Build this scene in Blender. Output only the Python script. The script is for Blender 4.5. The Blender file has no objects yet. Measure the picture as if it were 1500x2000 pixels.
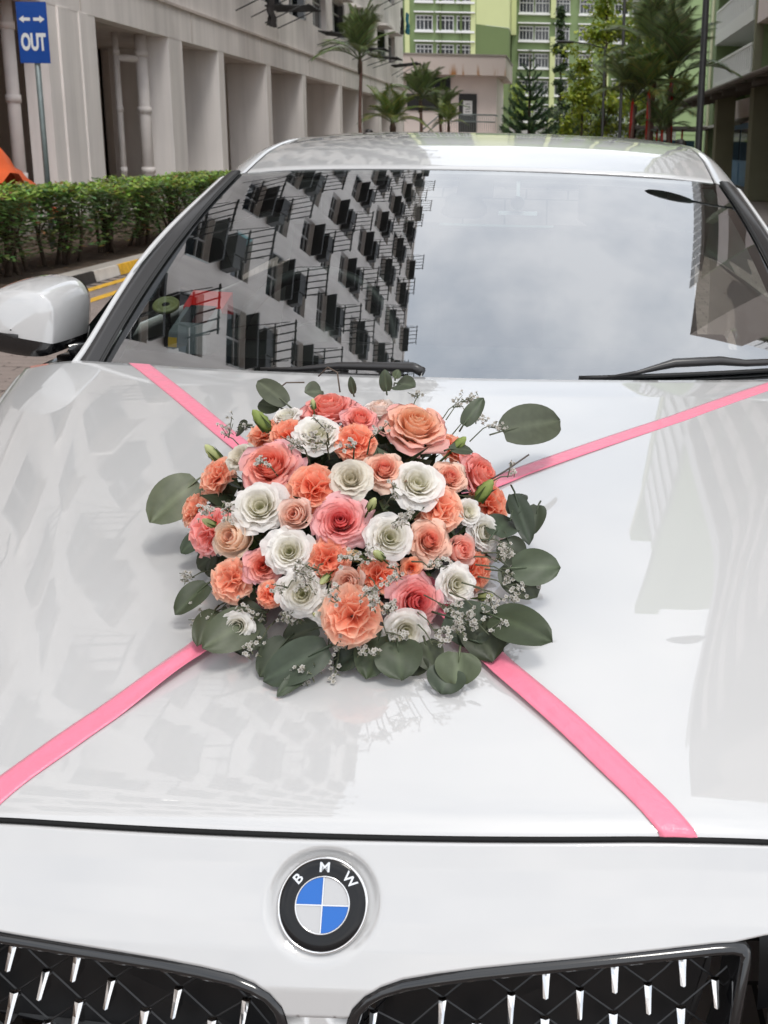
import bpy, bmesh, math, random
import numpy as np
from mathutils import Vector, Matrix

# ------------------------------------------------------------------ camera, sky, sun, exposure
SC = bpy.context.scene
cam_d = bpy.data.cameras.new('camera'); CAM = bpy.data.objects.new('camera', cam_d)
SC.collection.objects.link(CAM); SC.camera = CAM
def _cam():
    p, a, r = .2446, .0113, .0222
    R = np.array([math.cos(a), math.sin(a), 0.]); F = np.array([-math.sin(a)*math.cos(p), math.cos(a)*math.cos(p), -math.sin(p)]); U = np.cross(R, F)
    R, U = math.cos(r)*R+math.sin(r)*U, math.cos(r)*U-math.sin(r)*R
    M = Matrix(((R[0], U[0], -F[0], .200), (R[1], U[1], -F[1], -.870), (R[2], U[2], -F[2], 1.397), (0, 0, 0, 1)))
    CAM.matrix_world = M
_cam()
cam_d.sensor_fit = 'VERTICAL'; cam_d.sensor_height = 36.; cam_d.sensor_width = 27.
cam_d.lens = 2180/2000*36.
cam_d.shift_x = -(1065-750)/2000; cam_d.shift_y = -(1000-832)/2000
cam_d.clip_start = .05; cam_d.clip_end = 3000
cam_d.dof.use_dof = True; cam_d.dof.focus_distance = 1.45; cam_d.dof.aperture_fstop = 17.

SUN_EL, SUN_AZ = math.radians(62), math.radians(150)     # azimuth from +Y towards +X
W = bpy.data.worlds.new('World'); SC.world = W; W.use_nodes = True
def _world():
    nt = W.node_tree; N = nt.nodes; N.clear(); L = nt.links
    out = N.new('ShaderNodeOutputWorld'); bg = N.new('ShaderNodeBackground'); bg.inputs[1].default_value = .125
    sky = N.new('ShaderNodeTexSky'); sky.sky_type = 'NISHITA'; sky.sun_disc = False
    sky.sun_elevation = SUN_EL; sky.sun_rotation = SUN_AZ; sky.air_density = 1.3; sky.dust_density = 3.
    tc = N.new('ShaderNodeTexCoord'); mp = N.new('ShaderNodeMapping'); mp.inputs['Scale'].default_value = (1, 1, 1.6)
    n1 = N.new('ShaderNodeTexNoise'); n1.inputs['Scale'].default_value = 3.2; n1.inputs['Detail'].default_value = 7; n1.inputs['Roughness'].default_value = .55
    cr = N.new('ShaderNodeValToRGB'); e = cr.color_ramp.elements
    e[0].position = .34; e[0].color = (6.7, 7.4, 8.4, 1); e[1].position = .64; e[1].color = (12.4, 12.5, 12.7, 1)
    mix = N.new('ShaderNodeMix'); mix.data_type = 'RGBA'; mix.inputs[0].default_value = .9
    L.new(tc.outputs['Generated'], mp.inputs[0]); L.new(mp.outputs[0], n1.inputs['Vector']); L.new(n1.outputs['Fac'], cr.inputs[0])
    L.new(sky.outputs[0], mix.inputs[6]); L.new(cr.outputs[0], mix.inputs[7]); L.new(mix.outputs[2], bg.inputs[0]); L.new(bg.outputs[0], out.inputs[0])
_world()
sun_d = bpy.data.lights.new('sun', 'SUN'); sun_d.energy = 1.3; sun_d.angle = math.radians(14); sun_d.color = (1, .965, .91)
SUN = bpy.data.objects.new('sun', sun_d); SC.collection.objects.link(SUN)
_d = Vector((math.sin(SUN_AZ)*math.cos(SUN_EL), math.cos(SUN_AZ)*math.cos(SUN_EL), math.sin(SUN_EL)))
SUN.rotation_euler = _d.to_track_quat('Z', 'Y').to_euler(); SUN.location = (6, -6, 30)
VS = SC.view_settings; VS.view_transform = 'Standard'; VS.look = 'None'; VS.exposure = .25; VS.gamma = 1.; VS.use_curve_mapping = False
SC.cycles.max_bounces = 8; SC.cycles.transparent_max_bounces = 12; SC.cycles.use_denoising = True
SC.cycles.caustics_reflective = False; SC.cycles.caustics_refractive = False

# ------------------------------------------------------------------ helpers
rnd = random.Random(7)
COL = SC.collection
def s2l(r, g, b):
    f = lambda c: (c/255/12.92 if c/255 <= .04045 else ((c/255+.055)/1.055)**2.4)
    return (f(r), f(g), f(b))
class MB:
    def __init__(s): s.v = []; s.f = []; s.c = []; s.m = []
    def add(s, V, Fc, col=None, mi=0):
        n = len(s.v); s.v += [tuple(map(float, p)) for p in V]
        s.f += [tuple(n+i for i in q) for q in Fc]; s.m += [mi]*len(Fc)
        if col is None: col = (1, 1, 1)
        s.c += (list(col) if len(col) == len(V) and not np.isscalar(col[0]) else [col]*len(V))
        return s
    def box(s, x0, x1, y0, y1, z0, z1, mi=0, col=None):
        V = [(x, y, z) for z in (z0, z1) for y in (y0, y1) for x in (x0, x1)]
        return s.add(V, [(0, 2, 3, 1), (4, 5, 7, 6), (0, 1, 5, 4), (2, 6, 7, 3), (0, 4, 6, 2), (1, 3, 7, 5)], col, mi)
    def grid(s, P, col=None, mi=0, wrap=False):
        P = np.asarray(P, float); a, b = P.shape[:2]
        Fc = [(i*b+j, i*b+(j+1) % b, (i+1)*b+(j+1) % b, (i+1)*b+j) for i in range(a-1) for j in range(b if wrap else b-1)]
        if col is not None and hasattr(col, 'shape') and col.ndim == 3: col = [tuple(c) for c in col.reshape(-1, 3)]
        return s.add(P.reshape(-1, 3), Fc, col, mi)
    def tube(s, pts, r, n=6, mi=0, col=None, caps=True):
        pts = [Vector(p) for p in pts]; rs = r if hasattr(r, '__len__') else [r]*len(pts)
        rings = []; up = None
        for i, p in enumerate(pts):
            t = (pts[min(i+1, len(pts)-1)]-pts[max(i-1, 0)]).normalized()
            if up is None: up = Vector((0, 0, 1)) if abs(t.z) < .9 else Vector((1, 0, 0))
            a = t.cross(up).normalized(); b = a.cross(t).normalized(); up = b
            rings.append([tuple(p+rs[i]*(math.cos(k*2*math.pi/n)*a+math.sin(k*2*math.pi/n)*b)) for k in range(n)])
        s.grid(np.array(rings), col, mi, True)
        if caps:
            m = len(s.v); s.f.append(tuple(range(m-n, m))); s.m.append(mi)
            s.f.append(tuple(reversed(range(m-n*len(pts), m-n*len(pts)+n)))); s.m.append(mi)
        return s
    def lathe(s, prof, n=24, mi=0, M=None, col=None):
        P = np.array([[(r*math.cos(k*2*math.pi/n), r*math.sin(k*2*math.pi/n), z) for k in range(n)] for r, z in prof])
        if M is not None: P = np.array([[tuple(M @ Vector(q)) for q in row] for row in P])
        return s.grid(P, col, mi, True)
    def mesh(s, name, mats, smooth=True):
        me = bpy.data.meshes.new(name); me.from_pydata(s.v, [], s.f)
        for m in (mats if isinstance(mats, (list, tuple)) else [mats]): me.materials.append(m)
        if any(s.m): me.polygons.foreach_set('material_index', s.m)
        at = me.color_attributes.new('Col', 'FLOAT_COLOR', 'POINT')
        at.data.foreach_set('color', np.hstack([np.array(s.c, np.float32).reshape(-1, 3), np.ones((len(s.c), 1), np.float32)]).ravel())
        if smooth: me.polygons.foreach_set('use_smooth', [True]*len(me.polygons))
        me.update(); return me
def place(name, me, parent=None, loc=None, rot=None, scl=None, world=True):
    o = bpy.data.objects.new(name, me); COL.objects.link(o)
    if parent is not None:
        o.parent = parent
        if world: o.matrix_parent_inverse = Matrix.Translation(-Vector(parent.location))
    if loc is not None: o.location = loc
    if rot is not None: o.rotation_euler = rot
    if scl is not None: o.scale = scl if hasattr(scl, '__len__') else (scl,)*3
    return o
def obj(name, mb, mats, parent=None, smooth=False, world=True, **k):
    return place(name, mb.mesh(name, mats, smooth), parent, world=world, **k)
def tag(o, label=None, cat=None, group=None, kind=None):
    for k, v in (('label', label), ('category', cat), ('group', group), ('kind', kind)):
        if v: o[k] = v
    return o
def thing(name, label, cat, loc=(0, 0, 0), group=None, rotz=0.):
    o = bpy.data.objects.new(name, None); COL.objects.link(o); o.location = loc; o.rotation_euler = (0, 0, rotz)
    o.empty_display_size = .1
    return tag(o, label, cat, group)
def bevel(o, w, seg=2, ang=35):
    m = o.modifiers.new('bevel', 'BEVEL'); m.width = w; m.segments = seg; m.limit_method = 'ANGLE'; m.angle_limit = math.radians(ang); return o
def autosmooth(o, ang=40):
    me = o.data
    me.polygons.foreach_set('use_smooth', [True]*len(me.polygons))
    me.set_sharp_from_angle(angle=math.radians(ang)); return o

# ------------------------------------------------------------------ materials
MATS = {}
def mat(name, col, rough=.6, metal=0., coat=0., coat_ior=1.5, spec=.5, var=0., vscale=3., bump=0., bscale=40., streak=0., attr=False, transl=0., sheen=0., coord='Object', hue=None):
    m = bpy.data.materials.new(name); m.use_nodes = True; MATS[name] = m
    nt = m.node_tree; N = nt.nodes; L = nt.links; b = N['Principled BSDF']; out = N['Material Output']
    b.inputs['Base Color'].default_value = (*col, 1); b.inputs['Roughness'].default_value = rough; b.inputs['Metallic'].default_value = metal
    b.inputs['Specular IOR Level'].default_value = spec; b.inputs['Coat Weight'].default_value = coat; b.inputs['Coat Roughness'].default_value = .015; b.inputs['Coat IOR'].default_value = coat_ior
    if sheen: b.inputs['Sheen Weight'].default_value = sheen
    tc = N.new('ShaderNodeTexCoord'); src = None
    if attr:
        at = N.new('ShaderNodeAttribute'); at.attribute_name = 'Col'; src = at.outputs['Color']
    def mul(sock, fac_sock):
        x = N.new('ShaderNodeMix'); x.data_type = 'RGBA'; x.blend_type = 'MULTIPLY'; x.inputs[0].default_value = 1
        if sock is None: x.inputs[6].default_value = (*col, 1)
        else: L.new(sock, x.inputs[6])
        L.new(fac_sock, x.inputs[7]); return x.outputs[2]
    def noise(scale, vec=None, det=5, lo=.35, hi=.65, a=0., bb=1.):
        n = N.new('ShaderNodeTexNoise'); n.inputs['Scale'].default_value = scale; n.inputs['Detail'].default_value = det
        L.new(vec or tc.outputs[coord], n.inputs['Vector'])
        r = N.new('ShaderNodeMapRange'); r.inputs[1].default_value = lo; r.inputs[2].default_value = hi; r.inputs[3].default_value = a; r.inputs[4].default_value = bb
        L.new(n.outputs['Fac'], r.inputs[0]); return r.outputs[0]
    if var: src = mul(src, noise(vscale, a=1-var, bb=1+var*.6))
    if streak:
        mp = N.new('ShaderNodeMapping'); mp.inputs['Scale'].default_value = (3., 3., .22); L.new(tc.outputs[coord], mp.inputs[0])
        src = mul(src, noise(1.1, mp.outputs[0], lo=.38, hi=.6, a=1-streak, bb=1.03))
    if src is not None: L.new(src, b.inputs['Base Color'])
    if bump:
        n = N.new('ShaderNodeTexNoise'); n.inputs['Scale'].default_value = bscale; n.inputs['Detail'].default_value = 4; L.new(tc.outputs[coord], n.inputs['Vector'])
        bp = N.new('ShaderNodeBump'); bp.inputs['Strength'].default_value = bump; bp.inputs['Distance'].default_value = .02; L.new(n.outputs['Fac'], bp.inputs['Height']); L.new(bp.outputs[0], b.inputs['Normal'])
    if transl:
        t = N.new('ShaderNodeBsdfTranslucent'); mx = N.new('ShaderNodeMixShader'); mx.inputs[0].default_value = transl
        if src is not None: L.new(src, t.inputs[0])
        else: t.inputs[0].default_value = (*col, 1)
        L.new(b.outputs[0], mx.inputs[1]); L.new(t.outputs[0], mx.inputs[2]); L.new(mx.outputs[0], out.inputs[0])
    return m
def glassmat(name, tint, refl, fres=1.0):
    m = bpy.data.materials.new(name); m.use_nodes = True; nt = m.node_tree; N = nt.nodes; L = nt.links
    N.remove(N['Principled BSDF']); out = N['Material Output']
    g = N.new('ShaderNodeBsdfGlossy'); g.inputs['Roughness'].default_value = 0.; g.inputs[0].default_value = (.95, .97, 1, 1)
    t = N.new('ShaderNodeBsdfTransparent'); t.inputs[0].default_value = (*tint, 1)
    lw = N.new('ShaderNodeFresnel'); lw.inputs[0].default_value = 1.5
    mr = N.new('ShaderNodeMath'); mr.operation = 'MULTIPLY_ADD'; mr.inputs[1].default_value = fres; mr.inputs[2].default_value = refl; mr.use_clamp = True
    mx = N.new('ShaderNodeMixShader'); L.new(lw.outputs[0], mr.inputs[0]); L.new(mr.outputs[0], mx.inputs[0]); L.new(t.outputs[0], mx.inputs[1]); L.new(g.outputs[0], mx.inputs[2]); L.new(mx.outputs[0], out.inputs[0])
    return m
m_paint = mat('white_car_paint', (.53, .526, .522), rough=.35, coat=1., coat_ior=1.9, spec=.4)
m_blackgloss = mat('gloss_black_plastic', (.008, .008, .009), rough=.12, coat=.6)
m_trim = mat('satin_black_trim', (.035, .033, .033), rough=.32)
m_rubber = mat('black_rubber', (.012, .012, .012), rough=.6)
m_chrome = mat('chrome', (.80, .79, .78), rough=.09, metal=1.)
m_grilledark = mat('grille_black', (.006, .006, .007), rough=.3)
m_glass = glassmat('windscreen_glass', (.84, .94, .89), .275, 1.6)
m_sideglass = glassmat('side_glass', (.28, .40, .34), .10, 1.0)
m_frit = mat('black_frit', (.012, .012, .013), rough=.08)
m_dash = mat('dashboard_plastic', (.022, .022, .023), rough=.55, bump=.15, bscale=300)
m_leather = mat('seat_leather', (.03, .03, .032), rough=.5)
m_embl_blue = mat('emblem_blue', s2l(6, 98, 186), rough=.25, coat=.3)
m_embl_white = mat('emblem_silver_white', (.50, .50, .505), rough=.3, coat=.3)
m_embl_black = mat('emblem_black', (.008, .008, .009), rough=.12, coat=0., spec=.35)
m_lamp = glassmat('lamp_glass', (.75, .78, .8), .1)
m_mirror = mat('mirror_glass', (.8, .82, .84), rough=.01, metal=1.)
m_ribbon = mat('pink_satin_ribbon', s2l(232, 124, 148), rough=.36, sheen=.25, spec=.5, bump=.18, bscale=45)
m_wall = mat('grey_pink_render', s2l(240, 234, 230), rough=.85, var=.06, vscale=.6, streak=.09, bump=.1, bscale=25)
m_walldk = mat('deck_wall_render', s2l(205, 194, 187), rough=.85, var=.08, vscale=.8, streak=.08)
m_pipe = mat('painted_pipe', s2l(228, 221, 217), rough=.6, var=.06)
m_winframe = mat('white_window_frame', (.6, .6, .6), rough=.4)
m_windark = mat('dark_window_glass', (.02, .025, .03), rough=.06, spec=.6)
m_teal = mat('teal_window_glass', s2l(110, 170, 175), rough=.15)
m_metaldk = mat('dark_metal', (.03, .03, .03), rough=.5)
m_concrete = mat('concrete', s2l(165, 158, 150), rough=.9, var=.12, vscale=1.5, bump=.2)
m_ground = mat('paved_ground', s2l(156, 146, 138), rough=.9, var=.15, vscale=.7, bump=.3, bscale=30)
m_paver = mat('interlocking_paver', s2l(140, 127, 120), rough=.9, var=.16, vscale=2.2, bump=.5, bscale=60)
m_joint = mat('sandy_joint', s2l(60, 54, 50), rough=1., var=.2)
m_yellow = mat('yellow_road_paint', s2l(222, 172, 52), rough=.75, var=.22, vscale=14)
m_white = mat('white_kerb_paint', s2l(205, 198, 190), rough=.8, var=.15, vscale=8)
m_blackp = mat('black_kerb_paint', s2l(52, 48, 46), rough=.8, var=.2, vscale=8)
m_soil = mat('garden_soil', s2l(82, 68, 56), rough=1., var=.3, vscale=4, bump=.6, bscale=30)
m_leaf = mat('hedge_leaf', (.1, .2, .04), rough=.4, attr=True, transl=.25)
m_bark = mat('bark', s2l(88, 74, 62), rough=.9, var=.25, vscale=12, bump=.4)
m_palm = mat('palm_leaf', (.06, .12, .03), rough=.42, attr=True, transl=.2)
m_railwhite = mat('white_railing_paint', (.9, .9, .89), rough=.5)
m_hoodshade = mat('painted_shade_grey', (.045, .045, .047), rough=.55)  # dark tone puts shade under window hoods and ledges into the colour
m_redshaft = mat('red_crownshaft', s2l(190, 36, 24), rough=.4, var=.15, vscale=6)
m_trunkgrey = mat('palm_trunk', s2l(128, 100, 90), rough=.8, var=.2, vscale=14)
m_green = mat('olive_green_render', s2l(124, 142, 100), rough=.85, var=.05, vscale=.3)
m_greendk = mat('deep_green_render', s2l(104, 120, 78), rough=.85, var=.05, vscale=.3)
m_lime = mat('pale_lime_render', s2l(198, 204, 152), rough=.85, var=.04, vscale=.3)
m_cream = mat('cream_render', s2l(228, 228, 190), rough=.85)
m_pinkwall = mat('pale_pink_render', s2l(244, 230, 225), rough=.85, var=.05, vscale=1.)
m_ltgreen = mat('light_green_render', s2l(136, 156, 112), rough=.85, var=.05, vscale=.3)
m_olivewall = mat('dark_olive_render', s2l(140, 140, 115), rough=.8, var=.08, vscale=1.)
m_roofdk = mat('dark_canopy_metal', s2l(122, 114, 106), rough=.5, var=.12, vscale=1.2)
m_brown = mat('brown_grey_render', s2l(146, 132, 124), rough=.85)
m_blue = mat('blue_panel', s2l(130, 176, 212), rough=.4, var=.06)
m_signblue = mat('blue_sign_face', s2l(28, 76, 158), rough=.4, var=.05)
m_signwhite = mat('white_sign_paint', (.78, .78, .78), rough=.5)
m_galv = mat('galvanised_steel', s2l(128, 138, 138), rough=.45, metal=.4, var=.12, vscale=9)
m_orange = mat('orange_tarpaulin', s2l(226, 92, 24), rough=.55, var=.08)
m_petal = mat('flower_petal', (.8, .4, .3), rough=.55, attr=True, transl=.45, spec=.25, var=.05, vscale=120, bump=.12, bscale=350)
m_bleaf = mat('eucalyptus_leaf', (.06, .08, .05), rough=.46, attr=True, transl=.06, spec=.35, var=.1, vscale=90)
m_stem = mat('green_stem', s2l(92, 104, 58), rough=.6, attr=True)
m_skin = mat('skin', s2l(196, 150, 125), rough=.5)
m_hairdk = mat('dark_hair', (.012, .010, .009), rough=.5)
m_hairbr = mat('brown_hair', s2l(120, 86, 70), rough=.5)

m_brickpave = mat('brick_paving', s2l(140, 127, 120), rough=.9)
def _brick():
    nt = m_brickpave.node_tree; N = nt.nodes; L = nt.links; tc = N.new('ShaderNodeTexCoord'); b = N.new('ShaderNodeTexBrick'); b.inputs['Scale'].default_value = 1.
    b.inputs['Brick Width'].default_value = .226; b.inputs['Row Height'].default_value = .112; b.inputs['Mortar Size'].default_value = .005; b.inputs['Color1'].default_value = (*s2l(140, 127, 120), 1); b.inputs['Color2'].default_value = (*s2l(122, 110, 103), 1); b.inputs['Mortar'].default_value = (*s2l(60, 54, 50), 1)
    L.new(tc.outputs['Object'], b.inputs['Vector']); L.new(b.outputs['Color'], N['Principled BSDF'].inputs['Base Color'])
_brick()
# ------------------------------------------------------------------ ground, kerb, pavers
g = MB().add([(-600, -300, -.012), (600, -300, -.012), (600, 900, -.012), (-600, 900, -.012)], [(0, 1, 2, 3)])
tag(obj('ground', g, m_ground), 'grey paved ground of the estate', kind='structure')
drive = obj('driveway', MB().add([(-4.44, -4, -.004), (4.3, -4, -.004), (4.3, 62, -.004), (-4.44, 62, -.004)], [(0, 1, 2, 3)]), m_brickpave)
obj('sand_bed', MB().add([(-4.43, 2.5, .0), (-1.3, 2.5, .0), (-1.3, 15.15, .0), (-4.43, 15.15, .0)], [(0, 1, 2, 3)]), m_joint, drive)
tag(drive, 'brick paved driveway under the car', kind='structure')
def paver_mesh(dx, dy, c=.018, h=.006):
    a, b = dx/2, dy/2
    o = [(-a+c, -b), (a-c, -b), (a, -b+c), (a, b-c), (a-c, b), (-a+c, b), (-a, b-c), (-a, -b+c)]
    k = .93
    V = [(x, y, -.02) for x, y in o]+[(x, y, h-.004) for x, y in o]+[(x*k, y*(k-.05), h) for x, y in o]
    Fc = [(i, (i+1) % 8, 8+(i+1) % 8, 8+i) for i in range(8)]+[(8+i, 8+(i+1) % 8, 16+(i+1) % 8, 16+i) for i in range(8)]+[tuple(range(16, 24))]
    return V, Fc
PV, PF = paver_mesh(.222, .108)
pm = MB().add(PV, PF).mesh('paver', m_paver, False)
spots = []
for j in range(112):
    y = 2.6+j*.112
    for i in range(16):
        x = -4.40+.12+i*.226+(.113 if j % 2 else 0)
        if x < -1.35: spots.append((x, y, rnd.uniform(-.0025, .0025), rnd.gauss(0, .012)))
spots.sort(key=lambda s: (s[0]+3.25)**2*1.3+(s[1]-6.0)**2*.35)
for s in spots[:290]:
    o = place('paver', pm, drive, (s[0], s[1], s[2]), (rnd.gauss(0, .01), rnd.gauss(0, .01), s[3]))
far = MB()
for s in spots[290:]:
    ca, sa = math.cos(s[3]), math.sin(s[3])
    far.add([(s[0]+x*ca-y*sa, s[1]+x*sa+y*ca, z+s[2]) for x, y, z in PV], PF)
tag(obj('paver_field', far, m_paver, drive), kind='stuff')
# double yellow lines
for x, nm in ((-4.22, 'kerb'), (-3.92, 'car')):
    ln = MB()
    for k in range(44):
        y0 = 3.+k*.66; ln.add([(x-.05, y0, .0095), (x+.05, y0, .0095), (x+.05, y0+.655, .0095), (x-.05, y0+.655, .0095)], [(0, 1, 2, 3)])
    tag(obj('yellow_line', ln, m_yellow), 'worn yellow road line nearer the '+('painted kerb' if nm == 'kerb' else 'white car'), 'road marking', 'double yellow lines')
# kerb stones
kerb = thing('kerb', 'painted concrete kerb in front of the hedge', 'kerb', (-4.5, 10, 0))
seq = [m_concrete, m_concrete, m_concrete, m_blackp, m_white, m_blackp, m_yellow, m_blackp]
for k in range(46):
    y0 = 4.+k*.62
    i = k
    mm = m_concrete
    if 6.5 < y0:
        mm = {0: m_blackp, 1: m_white, 2: m_yellow, 3: m_blackp}[int((y0-9.4)//.62) % 4] if y0 > 9.3 else m_concrete
    st = MB(); y1 = y0+.606
    st.add([(-4.62, y0, -.02), (-4.42, y0, -.02), (-4.45, y0, .105), (-4.62, y0, .115), (-4.62, y1, -.02), (-4.42, y1, -.02), (-4.45, y1, .105), (-4.62, y1, .115)],
           [(0, 1, 2, 3), (7, 6, 5, 4), (0, 3, 7, 4)], None, 0)
    st.add([(-4.42, y0, -.02), (-4.45, y0, .105), (-4.45, y1, .105), (-4.42, y1, -.02)], [(0, 3, 2, 1)], None, 1)
    st.add([(-4.45, y0, .105), (-4.475, y0, .1065), (-4.475, y1, .1065), (-4.45, y1, .105)], [(0, 3, 2, 1)], None, 1)
    st.add([(-4.475, y0, .1065), (-4.62, y0, .115), (-4.62, y1, .115), (-4.475, y1, .1065)], [(0, 3, 2, 1)], None, 0)
    obj('kerb_stone', st, [m_concrete, mm], kerb)
sb = MB(); NX, NY = 12, 60
P = np.array([[(-7.3+2.69*i/NX, 2+34*j/NY, .085+.03*math.sin(i*1.9+j)*math.sin(j*.7)+rnd.uniform(-.008, .008)) for i in range(NX+1)] for j in range(NY+1)])
sb.grid(P); tag(obj('planting_strip', sb, m_soil, smooth=True), 'bare soil strip under the hedge', kind='structure')
ap = MB(); ap.box(-22, -7.3, -8, 60, -.01, .12)
tag(obj('apron', ap, m_concrete), 'concrete apron of the void deck', kind='structure')
lowk = MB()
for k in range(20): lowk.box(-7.28, -7.14, 2+k*1.5, 3.49+k*1.5, 0, .22)
tag(obj('apron_kerb', lowk, m_concrete), 'low concrete kerb behind the hedge', 'kerb')

# ------------------------------------------------------------------ left apartment block
XB, Y0, Y1, ZS, ZL, SH, NF = -8.0, -6.0, 58.0, 3.43, 4.12, 2.672, 15
blk = thing('apartment_block', 'tall grey-pink apartment block with open ground floor, left of the car', 'building', (-12, 26, 0))
ZT = ZL+SH*NF
PIT = 3.2; NC = 19; WY = [Y0+2.6+PIT*i for i in range(NC)]; WW = 2.05
wall = MB()
wall.box(-20, XB-.32, Y0+.02, Y1-.02, ZL+.01, ZT-.05)                    # core
wall.box(XB-.32, XB, Y0, Y1, ZS, ZL-.05)                                  # transfer beam
for n in range(NF):
    z = ZL+SH*n
    wall.box(XB-.32, XB-.03, Y0, Y1, z, z+.95)
    wall.box(XB-.32, XB-.03, Y0, Y1, z+2.2, z+SH-.003)
    e = [Y0]+[q for w in WY for q in (w-WW/2, w+WW/2)]+[Y1]
    for k in range(0, len(e), 2): wall.box(XB-.32, XB-.031, e[k], e[k+1], z+.949, z+2.201)
obj('wall', wall, m_wall, blk)
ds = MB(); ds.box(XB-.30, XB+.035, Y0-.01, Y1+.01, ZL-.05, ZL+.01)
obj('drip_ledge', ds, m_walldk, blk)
pp = MB(); pp.box(XB-.4, XB+.05, Y0, Y1, ZT-.05, ZT+.25); obj('parapet', pp, m_wall, blk)
for k in range(1, 16, 2):                                                  # vertical expansion joints of the beam
    y = 16.0+k*2.9
    if y < Y1: obj('expansion_joint', MB().box(XB-.01, XB+.006, y, y+.035, ZS+.02, ZL-.06), m_walldk, blk)
# window: pane recessed, frame, mullions
wm = MB(); h = 1.25
wm.box(-.02, 0, -WW/2, WW/2, 0, h, 0)
for a, b, c, d in ((-WW/2, -WW/2+.06, 0, h), (WW/2-.06, WW/2, 0, h), (-WW/2, WW/2, 0, .06), (-WW/2, WW/2, h-.06, h), (-.03, .03, 0, h), (-WW/2, WW/2, .8, .84)):
    wm.box(.001, .05, a, b, c, d, 1)
wmesh = wm.mesh('window', [m_windark, m_winframe], False)
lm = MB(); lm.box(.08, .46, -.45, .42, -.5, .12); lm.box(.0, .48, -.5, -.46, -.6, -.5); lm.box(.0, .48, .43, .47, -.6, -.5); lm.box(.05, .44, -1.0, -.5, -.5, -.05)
shade_box_mesh = lm.mesh('shade_ledge_box', m_hoodshade, False)  # boxes added at the ledges for dark undersides in the reflected facade
rk = MB()
for yy in (-.62, -.31, 0, .31, .62): rk.tube([(.0, yy, 0), (1.25, yy, .02)], .028, 5)
for xx in (.45, 1.2): rk.tube([(xx, -.75, .03), (xx, .75, .03)], .032, 5)
for yy in (-.7, .7): rk.tube([(0, yy, -.45), (1.0, yy, 0)], .016, 5)
rack_mesh = rk.mesh('laundry_rack', m_metaldk, True)
cm = MB(); cm.box(0, .03, 0, .72, 0, 1.2, 0)
for a, b, c, d in ((0, .05, 0, 1.2), (.67, .72, 0, 1.2), (0, .72, 0, .05), (0, .72, 1.15, 1.2)): cm.box(-.012, .042, a, b, c, d, 1)
case_t = cm.mesh('open_casement', [m_teal, m_winframe], False); case_d = MB(); case_d.v, case_d.f, case_d.c, case_d.m = cm.v, cm.f, cm.c, cm.m
case_d = case_d.mesh('open_casement', [m_windark, m_winframe], False)
hb = MB(); hb.box(-.02, .42, -.95, .95, 0, .09); shaded_hood = hb.mesh('awning', m_hoodshade, False)  # upper-storey hoods coloured dark to stand for their shaded undersides
light_hood = hb.mesh('awning', m_wall, False)
rw = random.Random(3)
for n in range(NF):
    z = ZL+SH*n+.95
    for c, y in enumerate(WY):
        w = place('window', wmesh, blk, (XB-.24, y, z))
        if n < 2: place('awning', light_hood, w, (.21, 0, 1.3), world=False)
        elif (c+n) % 2 == 0: place('shade_ledge_box', shade_box_mesh, w, (.21, rw.uniform(-.1, .1), -.25), world=False)
        else: place('awning', shaded_hood, w, (.21, 0, 1.3), world=False)
        if (c*7+n*3) % 5 < 3: place('laundry_rack', rack_mesh, w, (.24, rw.uniform(-.3, .3), -.12), (0, rw.uniform(-.12, .1), 0), world=False)
        if rw.random() < .42:
            s = rw.choice((-1, 1)); place('open_casement', case_t if rw.random() < .3 else case_d, w, (.24, s*WW/2, .03), (0, 0, -s*rw.uniform(.5, 1.3)+(0 if s < 0 else math.pi)), world=False)
# void deck: fins, back wall, soffit, pipes
FINS = [(-6., -5.4), (-1, -.5), (4, 4.5), (9., 9.5), (12.6, 13.1), (17.55, 19.5), (23.2, 24.05), (26.6, 27.05), (31., 31.45), (35.35, 35.8), (41.2, 41.7), (45.4, 45.9), (50.2, 50.7), (54.6, 55.), (57.5, 58.)]
for i, (a, b) in enumerate(FINS):
    f = MB(); dep = {5: .4, 6: .62, 8: 1.1, 10: 1.2, 11: .7}.get(i, 2.6)
    f.box(XB-dep, XB-.005, a, b, .1, ZS+.002)
    if i == 5: f.box(XB-.39, XB+.03, a+.42, a+.85, .1, ZS-.01); f.box(XB-.39, XB+.025, a+1.25, a+1.6, .1, ZS-.01)
    obj('column', f, m_wall, blk)
for i in range(len(FINS)-1):
    a, b = FINS[i][1], FINS[i+1][0]; dx = 6. if i in (3, 4) else 2.9
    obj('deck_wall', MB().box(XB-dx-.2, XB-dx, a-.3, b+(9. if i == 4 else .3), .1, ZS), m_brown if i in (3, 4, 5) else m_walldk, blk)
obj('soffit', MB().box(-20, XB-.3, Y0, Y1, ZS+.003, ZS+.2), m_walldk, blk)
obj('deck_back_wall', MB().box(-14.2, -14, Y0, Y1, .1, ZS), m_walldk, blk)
for y, x, r in ((22.35, XB-.78, .062), (22.75, XB-.42, .12), (17.3, XB-.5, .1), (28.9, XB-.9, .1), (33., XB-1., .1), (43., XB-.9, .1)):
    p = MB(); p.tube([(x, y, .1), (x, y, ZS)], r, 14)
    for zz in (.7, 1.9, 3.0): p.tube([(x, y, zz), (x, y, zz+.12)], r*1.18, 14)
    obj('downpipe', p, m_pipe, blk, smooth=True)
p = MB(); p.tube([(XB-.78, 22.35, 2.95), (XB-.42, 22.75, 2.95)], .07, 10); obj('downpipe_branch', p, m_pipe, blk, smooth=True)
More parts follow.
